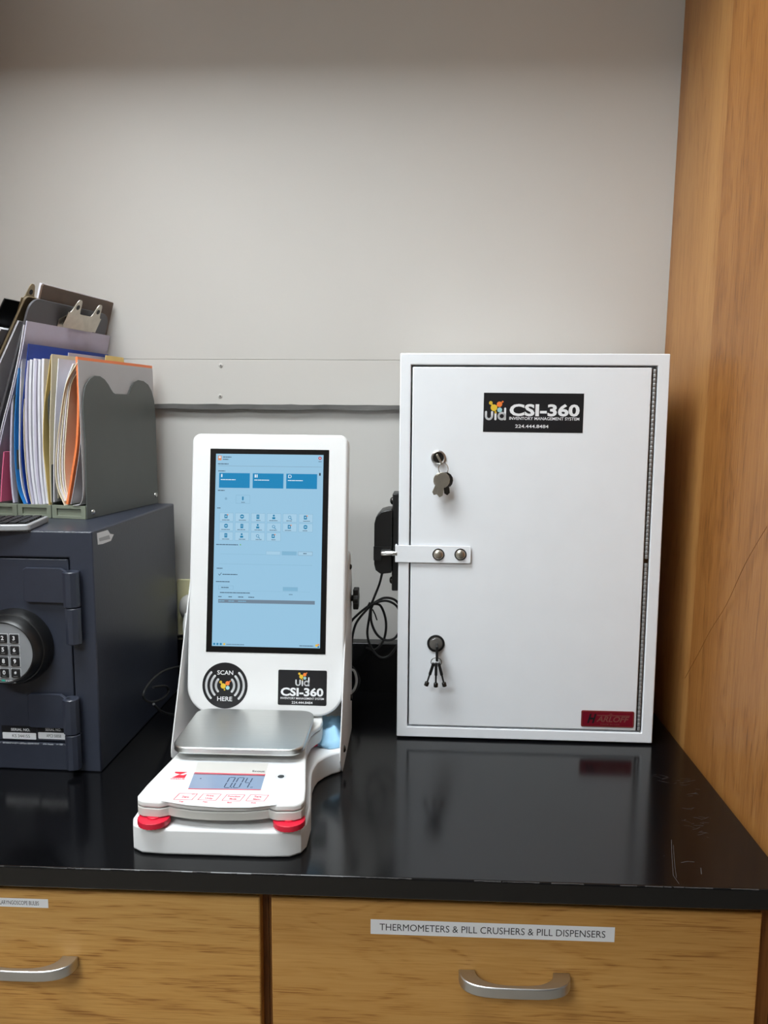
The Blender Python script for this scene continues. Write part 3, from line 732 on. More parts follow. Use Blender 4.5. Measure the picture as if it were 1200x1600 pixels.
# round scan sticker
cx_, cz_ = huv(351.6, 1071); rr_ = 0.0340
F = Flat(); F.disc(0, 0, rr_, m_print_black, 1, 48)
F.text('SCAN', 0, rr_ * .56, m_print_white, width=rr_ * .70, height=rr_ * .19, layer=2, bold=0.012)
F.text('HERE', 0, -rr_ * .58, m_print_white, width=rr_ * .66, height=rr_ * .19, layer=2, bold=0.012)
for rad in (.40, .61, .83):
    sp_ = 42 if rad > .5 else 40
    for c0 in (0, 180):
        F.stroke(circle(0, 0, rr_ * rad, 12, c0 - sp_, c0 + sp_), rr_ * .10, m_print_white, 2)
logo_marks(F, 0, 0, rr_ * .50, 3)
q_ = F.build('scan_sticker', head, (cx_, -0.0002, cz_)); q_['label'] = 'round black sticker reading SCAN HERE'
# rectangular brand sticker
a0, a1 = huv(434, 1101); a2, a3 = huv(511, 1048)
SW2, SH2 = a2 - a0, a3 - a1
F = Flat(); F.poly(rrect(0, SW2, 0, SH2, .002, 4), m_print_black, 1)
def S2(u, v): return (u * SW2, (1 - v) * SH2)
uid_letters(F, S2(.353, 0)[0], S2(.644, 0)[0], S2(0, .455)[1], S2(0, .215)[1], m_print_white)
c = S2(.503, .175); logo_marks(F, c[0], c[1], .185 * SW2, 4)
c = S2(.495, .622); F.text('CSI-360', c[0], c[1], m_print_white, width=.876 * SW2, height=.245 * SH2, layer=2, bold=0.035)
c = S2(.50, .805); F.text('INVENTORY MANAGEMENT SYSTEM', c[0], c[1], m_print_white, width=.89 * SW2, height=.06 * SH2, layer=2, bold=0.01)
c = S2(.50, .925); F.text('224.444.8484', c[0], c[1], m_print_white, width=.43 * SW2, height=.07 * SH2, layer=2, bold=0.01)
q_ = F.build('brand_sticker', head, (a0, -0.0002, a1)); q_['label'] = 'black CSI-360 sticker with rounded corners'

# ------------------------------------------------------------------ weighing balance
BX, BY = -0.2290, -0.440
bal = empty('weighing_balance', (BX, BY, KT)); tag(bal, 'white electronic balance with red feet and steel pan on the kiosk base', 'balance')
def ztop(y): return 0.0635 + 0.03 * (y + 0.583) - KT
half = [(0.0, -0.588), (0.030, -0.5865), (0.052, -0.582), (0.060, -0.579), (0.064, -0.5815), (0.070, -0.584), (0.090, -0.5825), (0.0975, -0.578), (0.1005, -0.570), (0.0985, -0.545), (0.093, -0.505), (0.0865, -0.460), (0.0825, -0.425), (0.0815, -0.405), (0.0835, -0.385), (0.088, -0.372), (0.0935, -0.362), (0.0950, -0.345), (0.0925, -0.325), (0.084, -0.312), (0.060, -0.306), (0.0, -0.304)]
right = [(x, y - BY) for x, y in half]; left = [(-x, y) for x, y in right[1:-1]][::-1]
outl = right + left
def slab(z0f, z1f, inset=0.0):
    b = B()
    cx0, cy0 = 0, (-0.445 - BY)
    k = lambda p: (p[0] * (1 - inset / 0.095), cy0 + (p[1] - cy0) * (1 - inset / 0.14))
    A = [b.verts.new((*k(p), z0f(p[1] + BY))) for p in outl]; T = [b.verts.new((*k(p), z1f(p[1] + BY))) for p in outl]
    b.faces.new(A[::-1]); b.faces.new(T); n = len(outl)
    for i in range(n): b.faces.new((A[i], A[(i + 1) % n], T[(i + 1) % n], T[i]))
    return b
obj('lower_case', slab(lambda y: 0.0105, lambda y: ztop(y) - 0.0088), m_plastic2, bal, 0.001)
obj('case_seam', slab(lambda y: ztop(y) - 0.0088, lambda y: ztop(y) - 0.0080, 0.0012), m_grey, bal)
obj('upper_case', slab(lambda y: ztop(y) - 0.0080, ztop), m_plastic, bal, 0.0022, 3)
# red levelling feet with knurled rims
kn = [((0.0185 + (0.0006 if i % 2 else 0)) * math.cos(2 * math.pi * i / 48), (0.0185 + (0.0006 if i % 2 else 0)) * math.sin(2 * math.pi * i / 48)) for i in range(48)]
f1 = at(241, 1280, z=KT + 0.006); f2 = at(452, 1283.5, z=KT + 0.006)
fb = B(); prism(fb, kn, 'z', 0.0025, 0.0095)
lathe(fb, [(0.012, 0.0003), (0.012, 0.0027)], (0, 0, 0), 'z', 20); lathe(fb, [(0.008, 0.0093), (0.008, 0.0110)], (0, 0, 0), 'z', 20)
ft = obj('foot', fb, m_red, bal, 0.0005); ft['label'] = 'red knurled levelling foot'
ft.location = (f1.x - BX, f1.y - BY, 0)
dup(ft, bal, (f2.x - BX, f2.y - BY, 0)); dup(ft, bal, (0.0735, -0.345 - BY, 0)); dup(ft, bal, (-0.0735, -0.345 - BY, 0))
# pan: steel plate with a turned-down rim, on a stub
PX0, PX1, PY0, PY1 = -0.3175, -0.1445, -0.4825, -0.3455
PZ = 0.0860 - KT
b = B(); prism(b, rrect(PX0 - BX, PX1 - BX, PY0 - BY, PY1 - BY, 0.020, 8), 'z', PZ - 0.0095, PZ); pan = obj('weighing_pan', b, m_steel, bal, 0.0022, 3); pan['label'] = 'rectangular brushed steel pan'
b = B(); lathe(b, [(0.03, 0.030), (0.03, 0.052)], ((PX0 + PX1) / 2 - BX, (PY0 + PY1) / 2 - BY, 0), 'z', 24); obj('pan_support', b, m_black, bal)
# printed overlay, display and buttons
y0_ = -0.583
OLOC, OROT = (BX, y0_, ztop(y0_) + KT + 0.0001), (-math.pi / 2 + 0.03, 0, 0)
MO = frame_of(OLOC, OROT)
def ouv(px, py): return frame_uv(MO, px, py)
F = Flat()
F.poly([ouv(*q) for q in ((275, 1187), (463, 1191), (466, 1252), (430, 1258), (390, 1262), (340, 1262), (290, 1258), (260, 1253), (229, 1249))], m_overlay, 1)
F.poly([ouv(*q) for q in ((309, 1191), (420, 1192.5), (415, 1210), (304, 1207))], m_plastic2, 2)
lc = [ouv(*q) for q in ((303.5, 1208), (414.5, 1211), (407.5, 1234.5), (294, 1233))]
F.poly(lc, m_lcd, 3)
def lerp(a, b_, t): return (a[0] + (b_[0] - a[0]) * t, a[1] + (b_[1] - a[1]) * t)
F.stroke([lc[0], lc[1]], .0022, m_printred, 4, False); F.stroke([lc[3], lc[2]], .0014, m_printred, 4, False)
F.stroke([lerp(lc[0], lc[3], .07), lerp(lc[1], lc[2], .07)], .0018, m_maroon, 4, False)
def LP(s, t): return lerp(lerp(lc[0], lc[1], s), lerp(lc[3], lc[2], s), t)
SEG = {'0': 'abcdef', '4': 'fgbc'}
def digit(ch, s0, s1, t0, t1):
    sl = .035
    P_ = {'tl': (s0 + sl, t0), 'tr': (s1 + sl, t0), 'ml': (s0 + sl / 2, (t0 + t1) / 2), 'mr': (s1 + sl / 2, (t0 + t1) / 2), 'bl': (s0, t1), 'br': (s1, t1)}
    for k, (a, c_) in {'a': ('tl', 'tr'), 'b': ('tr', 'mr'), 'c': ('mr', 'br'), 'd': ('bl', 'br'), 'e': ('ml', 'bl'), 'f': ('tl', 'ml'), 'g': ('ml', 'mr')}.items():
        if k in SEG[ch]:
            p0, p1 = Vector(LP(*P_[a])), Vector(LP(*P_[c_])); d_ = (p1 - p0) * .07
            F.stroke([tuple(p0 + d_), tuple(p1 - d_)], .0013, m_lcddigit, 5, False)
digit('0', .485, .565, .24, .90); digit('0', .61, .69, .24, .90); digit('4', .735, .805, .24, .90)
F.disc(*LP(.588, .89), .0009, m_lcddigit, 5)
F.stroke(circle(*LP(.865, .86), .0012, 10) + [], .0006, m_lcddigit, 5, False); F.disc(*LP(.12, .36), .0011, m_lcddigit, 5)
c = ouv(404, 1205.5); F.text('Scout', c[0], c[1], m_ink, width=.0165, height=.0042, layer=4, bold=.02)
# red emblem and maker name
c = ouv(281, 1211); s_ = .0085
F.poly([(c[0] - s_, c[1] + s_ * .95), (c[0] + s_ * .9, c[1] + s_ * .95), (c[0] - s_ * .05, c[1] + .05 * s_), (c[0] + s_ * .5, c[1] - .05 * s_), (c[0] + s_, c[1] + s_ * .35), (c[0] + s_, c[1] - s_ * .9), (c[0] - s_ * .95, c[1] - s_ * .9), (c[0] - .05 * s_, c[1] + .25 * s_), (c[0] - s_ * .9, c[1] + .5 * s_)], m_printred, 2)
c = ouv(278, 1216.5); F.text('OHAUS', c[0], c[1] - .0015, m_printred, width=.018, height=.0030, layer=3, bold=.02)
c = ouv(439, 1213.5)
F.stroke(circle(c[0], c[1], .0060, 24) + [(c[0] + .0060, c[1])], .0005, m_grey, 2, False); F.disc(c[0], c[1], .0042, m_darknickel, 3)
for (px_, py_, t1_, t2_, t3_) in ((290, 1245, 'Zero', '', 'Yes'), (327.5, 1245.5, 'Print', 'Units', 'No'), (365, 1246.5, 'Function', 'Mode', 'Back'), (402, 1247, 'Tare', 'Menu', 'Exit')):
    c = ouv(px_, py_); hw, hh_ = .0108, .0072
    sh = .003
    pl_ = [(c[0] - hw - sh / 2, c[1] - hh_), (c[0] + hw - sh / 2, c[1] - hh_), (c[0] + hw + sh / 2, c[1] + hh_), (c[0] - hw + sh / 2, c[1] + hh_)]
    F.stroke(pl_ + [pl_[0]], .0008, m_printred, 2, False)
    wd_ = {'Function': .015}.get(t1_, .009)
    if t2_:
        F.text(t1_, c[0], c[1] + .0030, m_printred, width=wd_, height=.0038, layer=2, bold=.03); F.text(t2_, c[0], c[1] - .0030, m_printred, width=.0085, height=.0038, layer=2, bold=.03)
    else:
        F.text(t1_, c[0], c[1] - .0005, m_printred, width=wd_, height=.0042, layer=2, bold=.03); F.stroke(circle(c[0] + .0078, c[1] + .0052, .0013, 10), .0004, m_printred, 3, False)
    F.text(t3_, c[0] - .002, c[1] - .0112, m_printred, width=.0058, height=.0032, layer=2, bold=.03)
ov = F.build('control_panel', bal, (OLOC[0] - BX, OLOC[1] - BY, OLOC[2] - KT), OROT)
ov['label'] = 'control panel with grey blue display reading 0.04'

# folded blue cloth on the kiosk base
b = B(); nx, ny = 16, 18
ca, cb = at(497, 1128, z=0.045), at(533, 1165, z=0.032)
gx = [[None] * (ny + 1) for _ in range(nx + 1)]
cxs, cxe, cys, cye = -0.151, -0.1075, -0.358, -0.262
for lay in (0, 1):
    for i in range(nx + 1):
        for j in range(ny + 1):
            u, v = i / nx, j / ny
            wob = 0.0022 * math.sin(9 * u + 3 * v) + 0.0016 * math.sin(17 * v - 4 * u) + 0.0009 * math.sin(31 * u + 13 * v)
            edge = min(u, 1 - u, v, 1 - v)
            hgt = KT + 0.0030 + (0.0 if lay == 0 else (0.004 + 0.013 * min(1, edge * 5) + max(-.002, wob)))
            if lay == 0: hgt = KT + 0.0008
            gx[i][j] = b.verts.new((cxs + (cxe - cxs) * u + 0.0022 * math.sin(8 * v + lay) * (1 if u > .5 else .3), cys + (cye - cys) * v + 0.0035 * math.sin(7 * u + lay), hgt))
    for i in range(nx):
        for j in range(ny): b.faces.new((gx[i][j], gx[i + 1][j], gx[i + 1][j + 1], gx[i][j + 1]))
    if lay == 0: bot_ = [r[:] for r in gx]
ed = [(i, 0) for i in range(nx)] + [(nx, j) for j in range(ny)] + [(i, ny) for i in range(nx, 0, -1)] + [(0, j) for j in range(ny, 0, -1)]
for k in range(len(ed)):
    a, c_ = ed[k], ed[(k + 1) % len(ed)]
    b.faces.new((bot_[a[0]][a[1]], bot_[c_[0]][c_[1]], gx[c_[0]][c_[1]], gx[a[0]][a[1]]))
tag(obj('cleaning_cloth', b, m_cloth, ang=80), 'folded light blue cleaning cloth tucked on the kiosk base', 'cloth')

# ------------------------------------------------------------------ navy safe
SH_, SWI, SD = 0.3534, 0.306, 0.345
SLOC, SROT = (-0.4520, -0.3834, 0.0), (0, 0, -0.0243)
MS = frame_of(SLOC, SROT)
def suv(px, py, off=0.0): return frame_uv(MS, px, py, off)
safe = empty('safe', SLOC, SROT); tag(safe, 'dark navy steel safe with a round electronic keypad', 'safe')
ddx, ddz1 = suv(107.5, 872); _, ddz0 = suv(60, 1161)
ddx0 = -SWI - ddx
b = recessed(-SWI, 0, 0, SH_, SD, ddx0, ddx, ddz0, ddz1, 0.055)
obj('body', b, m_safe, safe, 0.0024, 3)
b = B(); box(b, ddx0 + .002, ddx - .0022, 0.0022, 0.05, ddz0 + .002, ddz1 - .002); sdoor = obj('door', b, m_safe, safe, 0.0015)
def hinge(pz0, pz1, pz2, pxl):
    """strap welded on the door with a two-piece barrel"""
    xl, za = suv(pxl, pz0); xr, _ = suv(104, pz0); _, zb2 = suv(60, pz1); _, zc2 = suv(115, pz2)
    bx_, _ = suv(115.5, pz0)
    b = B(); prism(b, [(xl, zb2 + .006), (xl + .004, zb2 + .004), (bx_ - .016, zb2 + .004), (bx_ - .006, zb2), (bx_, zb2), (bx_, za), (bx_ - .006, za), (bx_ - .018, za + .003), (xl + .004, za + .003), (xl, za)], 'y', -0.0055, 0.0)
    for v in b.verts:
        if v.co.x > bx_ - .010: v.co.y -= 0.007
    st = obj('hinge_strap', b, m_safe, sdoor, 0.001)
    b = B(); lathe(b, [(0.0105, zb2), (0.0115, zb2 + .001), (0.0115, za - .001), (0.0105, za)], (bx_, -0.0095, 0), 'z', 10); obj('hinge_barrel', b, m_safe, st)
    b = B(); lathe(b, [(0.0102, zc2), (0.0110, zc2 + .001), (0.0110, zb2 - .0022), (0.0102, zb2 - .0012)], (bx_ + .0008, -0.0095, 0), 'z', 10); box(b, bx_ - .004, bx_ + .006, -0.009, 0.0, zc2 + .001, zb2 - .002); obj('hinge_barrel', b, m_safe, safe)
hinge(889, 944, 1002, 38)
hinge(1085, 1139, 1195, 46)
# worn paint
def wear(x0, x1, z, y, nn, parent, vert=0.0006):
    b = B()
    for k in range(nn):
        x = random.uniform(x0, x1); l = random.uniform(.0015, .007)
        box(b, x, min(x + l, x1), y - .0002, y + .001, z - random.uniform(.0002, vert), z + random.uniform(.0002, vert))
    o = obj('paint_wear', b, m_wear, parent); o['kind'] = 'stuff'
wear(-0.20, -0.006, SH_ - 0.0014, 0.0004, 110, safe, .0009)
wear(-0.20, ddx - .004, ddz0 - 0.0014, 0.0, 80, safe, .0010)
# keypad
kx, kz = suv(5, 1020, -0.034)
kr = abs(suv(50.5, 1020, -0.034)[0] - kx)
b = B(); lathe(b, [(kr + .013, 0.0), (kr + .0135, -.006), (kr + .010, -.018), (kr + .009, -.020), (kr + .0075, -.0205), (kr + .005, -.033), (kr + .0015, -.0365), (kr, -.0355), (kr, -.030)], (kx, 0.0022, kz), 'y', 48); pad = obj('keypad_housing', b, m_black, safe)
b = B(); lathe(b, [(kr, -.034), (kr * .98, -.0346), (0, -.0350)], (kx, 0.0022, kz), 'y', 48); obj('keypad_face', b, m_keyface, pad)
ks = abs(suv(22.5, 1000, -.034)[0] - suv(4.8, 1000, -.034)[0]); kt = abs(suv(5, 1000, -.034)[1] - suv(5, 1018, -.034)[1])
kb_ = B(); prism(kb_, rrect(-.0062, .0062, -.0062, .0062, .0014, 3), 'y', -0.0016, 0.0)
kfirst = None
kf = Flat()
for i, ch in enumerate('123456789*0#'):
    r_, c_ = divmod(i, 3); xx, zz = kx + (c_ - 1) * ks, suv(5, 998, -.034)[1] - r_ * kt
    if kfirst is None: kfirst = obj('key_button', kb_, m_print_black, pad, 0.0005); ko = kfirst
    else: ko = dup(kfirst, pad)
    ko.location = (xx, -0.0328, zz)
    kf.frame(xx - .0071, xx + .0071, zz - .0071, zz + .0071, .0006, m_print_white, 1)
    kf.text(ch, xx, zz + .0012, m_print_white, height=.0062 if ch not in '*#' else .004, layer=17, bold=.03)
    kf.rect(xx - .003, xx + .003, zz - .0044, zz - .0037, m_grey, 17)
_, zl = suv(12, 1065.5, -.034)
xl_ = suv(12.5, 1065, -.034)[0]
kf.text('AMSEC', xl_ + .003, zl, m_print_white, width=.017, height=.0038, layer=2, bold=.03, shear=.3); kf.disc(xl_ - .0075, zl, .003, m_teallogo, 1)
kf.build('keypad_legends', pad, (0, -0.0326, 0))
# serial plates
for (pa_, pb_, num) in ((1, 57, 'KS 344155'), (57, 104, 'APC3 50058')):
    xa, za = suv(pa_, 1134); xb, zb2 = suv(pb_, 1157)
    F = Flat(); Wd, Ht = xb - xa, abs(za - zb2)
    F.rect(0, Wd, 0, Ht, m_print_black, 1); F.poly(rrect(Wd * .02, Wd * .98, Ht * .02, Ht * .50, .0012, 3), m_label, 2)
    F.text('SERIAL NO.', Wd * .54, Ht * .72, m_print_white, width=Wd * .54, height=Ht * .20, layer=2, bold=.02); F.text(num, Wd * .55, Ht * .26, m_ink, width=Wd * .5, height=Ht * .22, layer=3)
    F.build('serial_plate', sdoor, (xa, 0.0021, zb2))
# torn sticker on the flank
MSS = frame_of((MS @ Vector((0.0, 0, 0))), (0, 0, math.pi / 2 - 0.0243))
fu = lambda px, py: frame_uv(MSS, px, py)
F = Flat(); F.poly([fu(*q) for q in ((151, 833), (168, 828), (172, 834), (177.5, 835), (173, 845), (160, 850), (152.5, 851))], m_label, 1)
F.poly([fu(*q) for q in ((154, 841), (170, 836), (172, 842), (155, 846))], m_silverpl, 2)
F.build('torn_sticker', safe, (0.0002, 0, 0), (0, 0, math.pi / 2))

# calculator on the safe
zc_ = SH_ + 0.010
p1, p2 = at(46, 819, z=zc_), at(77, 805.5, z=zc_)
dv = (p2 - p1); ang = math.atan2(dv.y, dv.x); Ln = dv.length
cal = empty('calculator', (p1.x, p1.y, SH_), (0, 0, ang - math.pi / 2)); tag(cal, 'silver calculator with black keys lying on the navy safe', 'calculator')
CWd = 0.115
b = B(); prism(b, rrect(-CWd, 0, 0, Ln, .006, 5), 'z', 0.0004, 0.0095); obj('body', b, m_silverpl, cal, 0.0018, 3)
b = B(); prism(b, rrect(-CWd + .005, -.005, .005, Ln - .005, .003, 3), 'z', 0.0094, 0.0101); obj('face_plate', b, m_black, cal)
kb2 = B(); prism(kb2, rrect(-.0052, .0052, -.0036, .0036, .0012, 3), 'z', 0.0, 0.0022); kfirst = None
nr = max(3, int((Ln - .014) / .0095))
for r_ in range(nr):
    for c_ in range(8):
        ko = obj('key_button', kb2, m_rubber, cal, 0.0004) if kfirst is None else dup(kfirst, cal)
        kfirst = kfirst or ko
        ko.location = (-.012 - c_ * .0128, .0105 + r_ * .0095, 0.0101)

# ------------------------------------------------------------------ desktop file organizer
OG, OGR = (-0.5096, -0.2627, SH_ + 0.0003), (0, 0, -0.157)
MG = frame_of(OG, OGR); OL = 0.2295
def guv(px, py, y=0.0): return frame_uv(MG, px, py, y)
org = empty('file_organizer', OG, OGR); tag(org, 'grey metal desktop file sorter packed with folders on the navy safe', 'file organizer')
prof = [(0.0, 0.0), (0.0015, .06), (0.0035, .12), (0.0012, .165), (0.0022, .185), (.010, .205), (.022, .216), (.036, .2215), (.052, .2215), (.065, .217), (.075, .210), (.083, .202), (.089, .197), (.095, .195), (.134, .195), (.140, .198), (.146, .207), (.156, .216), (.172, .2205), (.190, .2195), (.206, .214), (.218, .203), (.226, .186), (OL, .160), (OL, 0.0)]
b = B(); prism(b, prof, 'x', -0.0016, 0.0); sp_ = obj('side_panel', b, m_org, org, 0.0005)
for (s__, z__) in ((.016, .0095), (.2200, .0160)):
    b = B(); dome(b, (0.0, s__, z__), 0.0046, 0.0030, 'x', 1, 14); obj('rivet', b, m_chrome, sp_)
for k in range(1, 5):
    b = B(); prism(b, [(y * .985 + .001, min(z, .20)) for y, z in prof], 'x', -0.0602 * k - 0.0010, -0.0602 * k); obj('divider', b, m_org, org, 0.0004)
for k in range(4):
    x1 = -0.0018 - 0.0602 * k if k == 0 else -0.0602 * k - 0.0012; x0 = -0.0602 * (k + 1) + 0.0004
    b = B()
    ring_prism(b, rrect(x0, x1, 0.0, 0.0205, .0005, 1), rrect(x0 + .008, x1 - .008, .0045, .0155, .0005, 1), 'y', -0.0012, 0.004)
    box(b, x0 + .004, x1 - .004, 0.0018, 0.0035, .002, .018)
    box(b, x0, x1, 0.004, OL - .002, 0.0, 0.0035)
    obj('slot_base', b, m_orgbase, org, 0.0005)

def sheet(name, pts, y0, y1, t, m, parent=None, sag=0.0):
    """a sheet standing in the sorter: near-edge profile pts (x, z), running back from y0 to y1"""
    P_ = smooth_path([(p[0], 0, p[1]) for p in pts], 5)
    P_ = [(q.x, q.z) for q in P_]
    ys = 4
    b = B(); rows = []
    n = len(P_)
    nm = []
    for i in range(n):
        a = Vector(P_[max(i - 1, 0)]); c_ = Vector(P_[min(i + 1, n - 1)]); d_ = (c_ - a).normalized(); nm.append((-d_.y, d_.x))
    V = {}
    for side in (0, 1):
        for i in range(n):
            for j in range(ys + 1):
                yy = y0 + (y1 - y0) * j / ys
                k = t * (0.5 if side else -0.5)
                V[side, i, j] = b.verts.new((P_[i][0] + nm[i][0] * k, yy, P_[i][1] + nm[i][1] * k))
    for i in range(n - 1):
        for j in range(ys):
            b.faces.new((V[0, i, j], V[0, i, j + 1], V[0, i + 1, j + 1], V[0, i + 1, j])); b.faces.new((V[1, i, j], V[1, i + 1, j], V[1, i + 1, j + 1], V[1, i, j + 1]))
    for i in range(n - 1):
        for j in (0, ys): b.faces.new((V[0, i, j], V[0, i + 1, j], V[1, i + 1, j], V[1, i, j]))
    for j in range(ys):
        for i in (0, n - 1): b.faces.new((V[0, i, j], V[1, i, j], V[1, i, j + 1], V[0, i, j + 1]))
    o = obj(name, b, m, parent)
    if parent is None: o.location = OG; o.rotation_euler = OGR
    return o
def pp(*q, dx=0.0, zmin=0.0045): return [(max(guv(*a)[0] + dx, -0.5), max(guv(*a)[1], zmin)) for a in q]
def thing(name, label, cat, group):
    r = empty(name, OG, OGR); tag(r, label, cat, group); return r
GR = 'papers and folders standing in the sorter'
# orange folder with a frosted sleeve against the side panel
t_ = thing('orange_folder', 'translucent folder with bright orange edge against the sorter side panel', 'folder', GR)
oc = [(min(x, -.0066), z) for x, z in pp((131.5, 557), (127, 620), (120, 690), (112, 745), (105, 788))]
sheet('back_cover', [(x - .001, z) for x, z in oc], 0.001, .233, .0034, m_orangef, t_)
sheet('front_cover', [(-.0045, oc[0][1] - .006), (-.0046, oc[1][1]), (min(-.0047, oc[2][0] + .004), oc[2][1]), (oc[3][0] + .005, oc[3][1]), (oc[4][0] + .004, oc[4][1])], 0.003, .231, .0008, m_sleeve, t_)
sheet('sleeve', [(-.0032, .2435), (-.0034, .19), (-.0034, .13), (-.0030, .08), (-.0038, .04), (-.010, .0235), (-.022, .0215)], -.003, .228, .0007, m_sleeve, t_)
# cream folder stuffed with letters
t_ = thing('letter_bundle', 'bundle of bowed white letters in a cream folder beside the orange folder', 'papers', GR)
sheet('cream_cover', pp((121, 566), (103, 600), (93, 660), (87, 720), (89, 760), (101, 790)), .0, .22, .001, m_cream, t_)
for k in range(4):
    dx = .0032 * (k + 1)
    sheet('letter', pp((113 + 2 * k, 568 + 3 * k), (101 + 1.5 * k, 602), (93 + 2 * k, 660), (89 + 2.2 * k, 720), (91 + 2.2 * k, 758), (100 + k, 783)), .002 + .002 * k, .205 + .004 * k, .0016, m_paper if k % 2 == 0 else m_cream, t_)
# tall manila folder
t_ = thing('manila_folder', 'open yellow manila folder standing between two white paper stacks', 'folder', GR)
sheet('leaf', pp((81, 555), (76, 590), (70, 640), (69, 700), (74, 750), (78, 790), dx=-.0015), 0.0, .226, .0010, m_manila, t_)
sheet('leaf', pp((83, 553), (82, 600), (80, 660), (80, 720), (81, 760), (82, 785), dx=-.0025), 0.0, .229, .0008, m_cream, t_)
sheet('inner_page', pp((92, 560), (88, 620), (86, 660), (84.5, 720), (84.5, 760), (84.5, 785), dx=-.0032), 0.004, .222, .0014, m_paper, t_)
# thick white stack
t_ = thing('paper_stack', 'thick stack of white paper between the blue and manila folders', 'papers', GR)
for k in range(6):
    sheet('page_block', pp((43 + 4.4 * k, 563 - 1.6 * (k % 3)), (41 + 4.6 * k, 610), (41 + 4.8 * k, 680), (45 + 4.4 * k, 740), (52 + 4.0 * k, 788), dx=-.001), .001 + .002 * (k % 3), .215 + .003 * (k % 2), .0038, m_paper if k % 3 else m_paper2, t_)
tag(sheet('manila_folder', pp((38, 592), (36.5, 640), (37.5, 700), (43, 760), (50, 791), dx=-.001), .002, .20, .001, m_cream), 'thin cream folder between the blue folder and thick white stack', 'folder', GR)
# blue folder
t_ = thing('blue_folder', 'glossy blue pocket folder beside the thick white stack', 'folder', GR)
sheet('back_cover', pp((44.5, 537), (39, 590), (34, 650), (33.5, 710), (38, 755), (45, 791)), .0, .225, .0011, m_blued, t_)
sheet('front_cover', pp((28, 575), (25, 610), (22, 660), (22.5, 720), (28, 765), (39, 792), dx=.001), .0, .225, .0011, m_bluel, t_)
sheet('inner_page', pp((30, 560), (28, 610), (27, 660), (27, 720), (31, 760), (39, 786), dx=.001), .004, .222, .0018, m_paper, t_)
sheet('page_block', pp((73, 546), (71, 600), (70, 680), (72, 740), (77, 788), dx=-.004), .062, .222, .0012, m_paper2, [o for o in COL.objects if o.name == 'paper_stack'][0])
# cream tabbed folder deep at the back, its tab showing above the orange edge
t_ = thing('tab_folder', 'pale yellow folder tab peeking up behind the orange folder', 'folder', GR)
sheet('leaf', [(-.052, .252), (-.055, .15), (-.057, .03)], .012, .228, .001, m_cream, t_)
b = B(); prism(b, [(.155, .250), (.157, .262), (.215, .262), (.217, .250)], 'x', -.0525, -.0515); obj('tab', b, m_manila, t_)
# tall lavender sheets
t_ = thing('document_sleeve', 'tall lavender grey document sleeve leaning behind the blue folder', 'papers', GR)
lv = pp((41, 501), (34, 545), (22, 600), (9, 650), (0, 690), (-14, 760), (-18, 785))
sheet('sheet', lv, .001, .236, .0016, m_paper2, t_)
sheet('sheet', [(x - .004, z - .006) for x, z in lv], -.001, .225, .0014, m_paper, t_)
# papers at the left edge of the frame
tag(sheet('grey_paper', pp((18, 600), (15, 660), (14, 720), (16, 760), (19, 786)), .004, .21, .0030, m_paper2), 'narrow grey paper bundle just left of the blue folder', 'papers', GR)
tag(sheet('pink_slip', pp((7, 706), (5, 730), (3, 760), (2, 784), dx=-.001), .0, .12, .0016, m_pink), 'bright pink slip at the left edge of the sorter', 'papers', GR)

# leaning clipboards
def board_frame(top, low, y):
    d_ = (Vector((top[0], 0, top[1])) - Vector((low[0], 0, low[1]))).normalized()
    nrm = Vector((d_.z, 0, -d_.x))
    Mb = Matrix((nrm, Vector((0, 1, 0)), d_)).transposed().to_4x4(); Mb.translation = Vector((top[0], y, top[1]))
    return MG @ Mb
def clip_parts(parent, m, y, side=1, w_=.05, zt_=-.012):
    """steel lever clip: base plate, two-eared lever, spring rod"""
    pl_ = [(y - w_, zt_ - .030), (y + w_, zt_ - .030), (y + w_, zt_ - .012), (y + w_ * .55, zt_), (y - w_ * .55, zt_), (y - w_, zt_ - .012)]
    b = B(); prism(b, pl_, 'x', 0.0, side * .0012); o1 = obj('clip_base', b, m, parent, 0.0003); o1.location = (side * .0022, 0, 0)
    ear = []
    for i in range(41):
        t = -1 + 2 * i / 40
        hgt = .010 + .024 * math.exp(-((abs(t) - .62) / .20) ** 4)
        ear.append((t * w_ * .95, hgt))
    ear = [(-w_ * .95, -.016)] + ear + [(w_ * .95, -.016)]
    b = B(); prism(b, ear, 'x', 0.0, side * .0011)
    o2 = obj('clip_lever', b, m, parent, 0.0003); o2.location = (side * .012, y, zt_ - .006); o2.rotation_euler = (0, side * 0.16, 0)
    for s in (-1, 1):
        b = B(); prism(b, circle(s * w_ * .62 * .95, .021, .0042, 14), 'x', -side * .0003, side * .0016); obj('ear_hole', b, m_rubber, o2)
    b = B(); tube(b, [(side * .0075, y - w_ * .75, zt_ - .008), (side * .0075, y + w_ * .75, zt_ - .008)], .0038, 12); obj('clip_spring', b, m_darknickel, parent)
def clipboard(name, label, top, low, y, wid, length, m, mclip, side=1, clipy=None, rr=.022, paper=None):
    r = empty(name); r.matrix_world = board_frame(top, low, y); tag(r, label, 'clipboard', 'clipboards leaning in the sorter')
    b = B(); prism(b, rrect(0, wid, -length, 0, (.004, .004, rr, rr), 6), 'x', -.0018, .0018); obj('board', b, m, r, 0.0005)
    if mclip: clip_parts(r, mclip, clipy if clipy else wid / 2, side)
    if paper:
        pm, ps, th, top_ = paper
        b = B(); box(b, min(ps * .0020, ps * (.002 + th)), max(ps * .0020, ps * (.002 + th)), .003, wid - .01, -length + .02, -top_); obj('clipped_paper', b, pm, r)
    return r
clipboard('clipboard', 'dark grey plastic clipboard with rounded corners and silver lever clip', guv(48, 464), guv(26, 547), .0, .222, .30, m_greyclip, m_nickel, 1, .128)
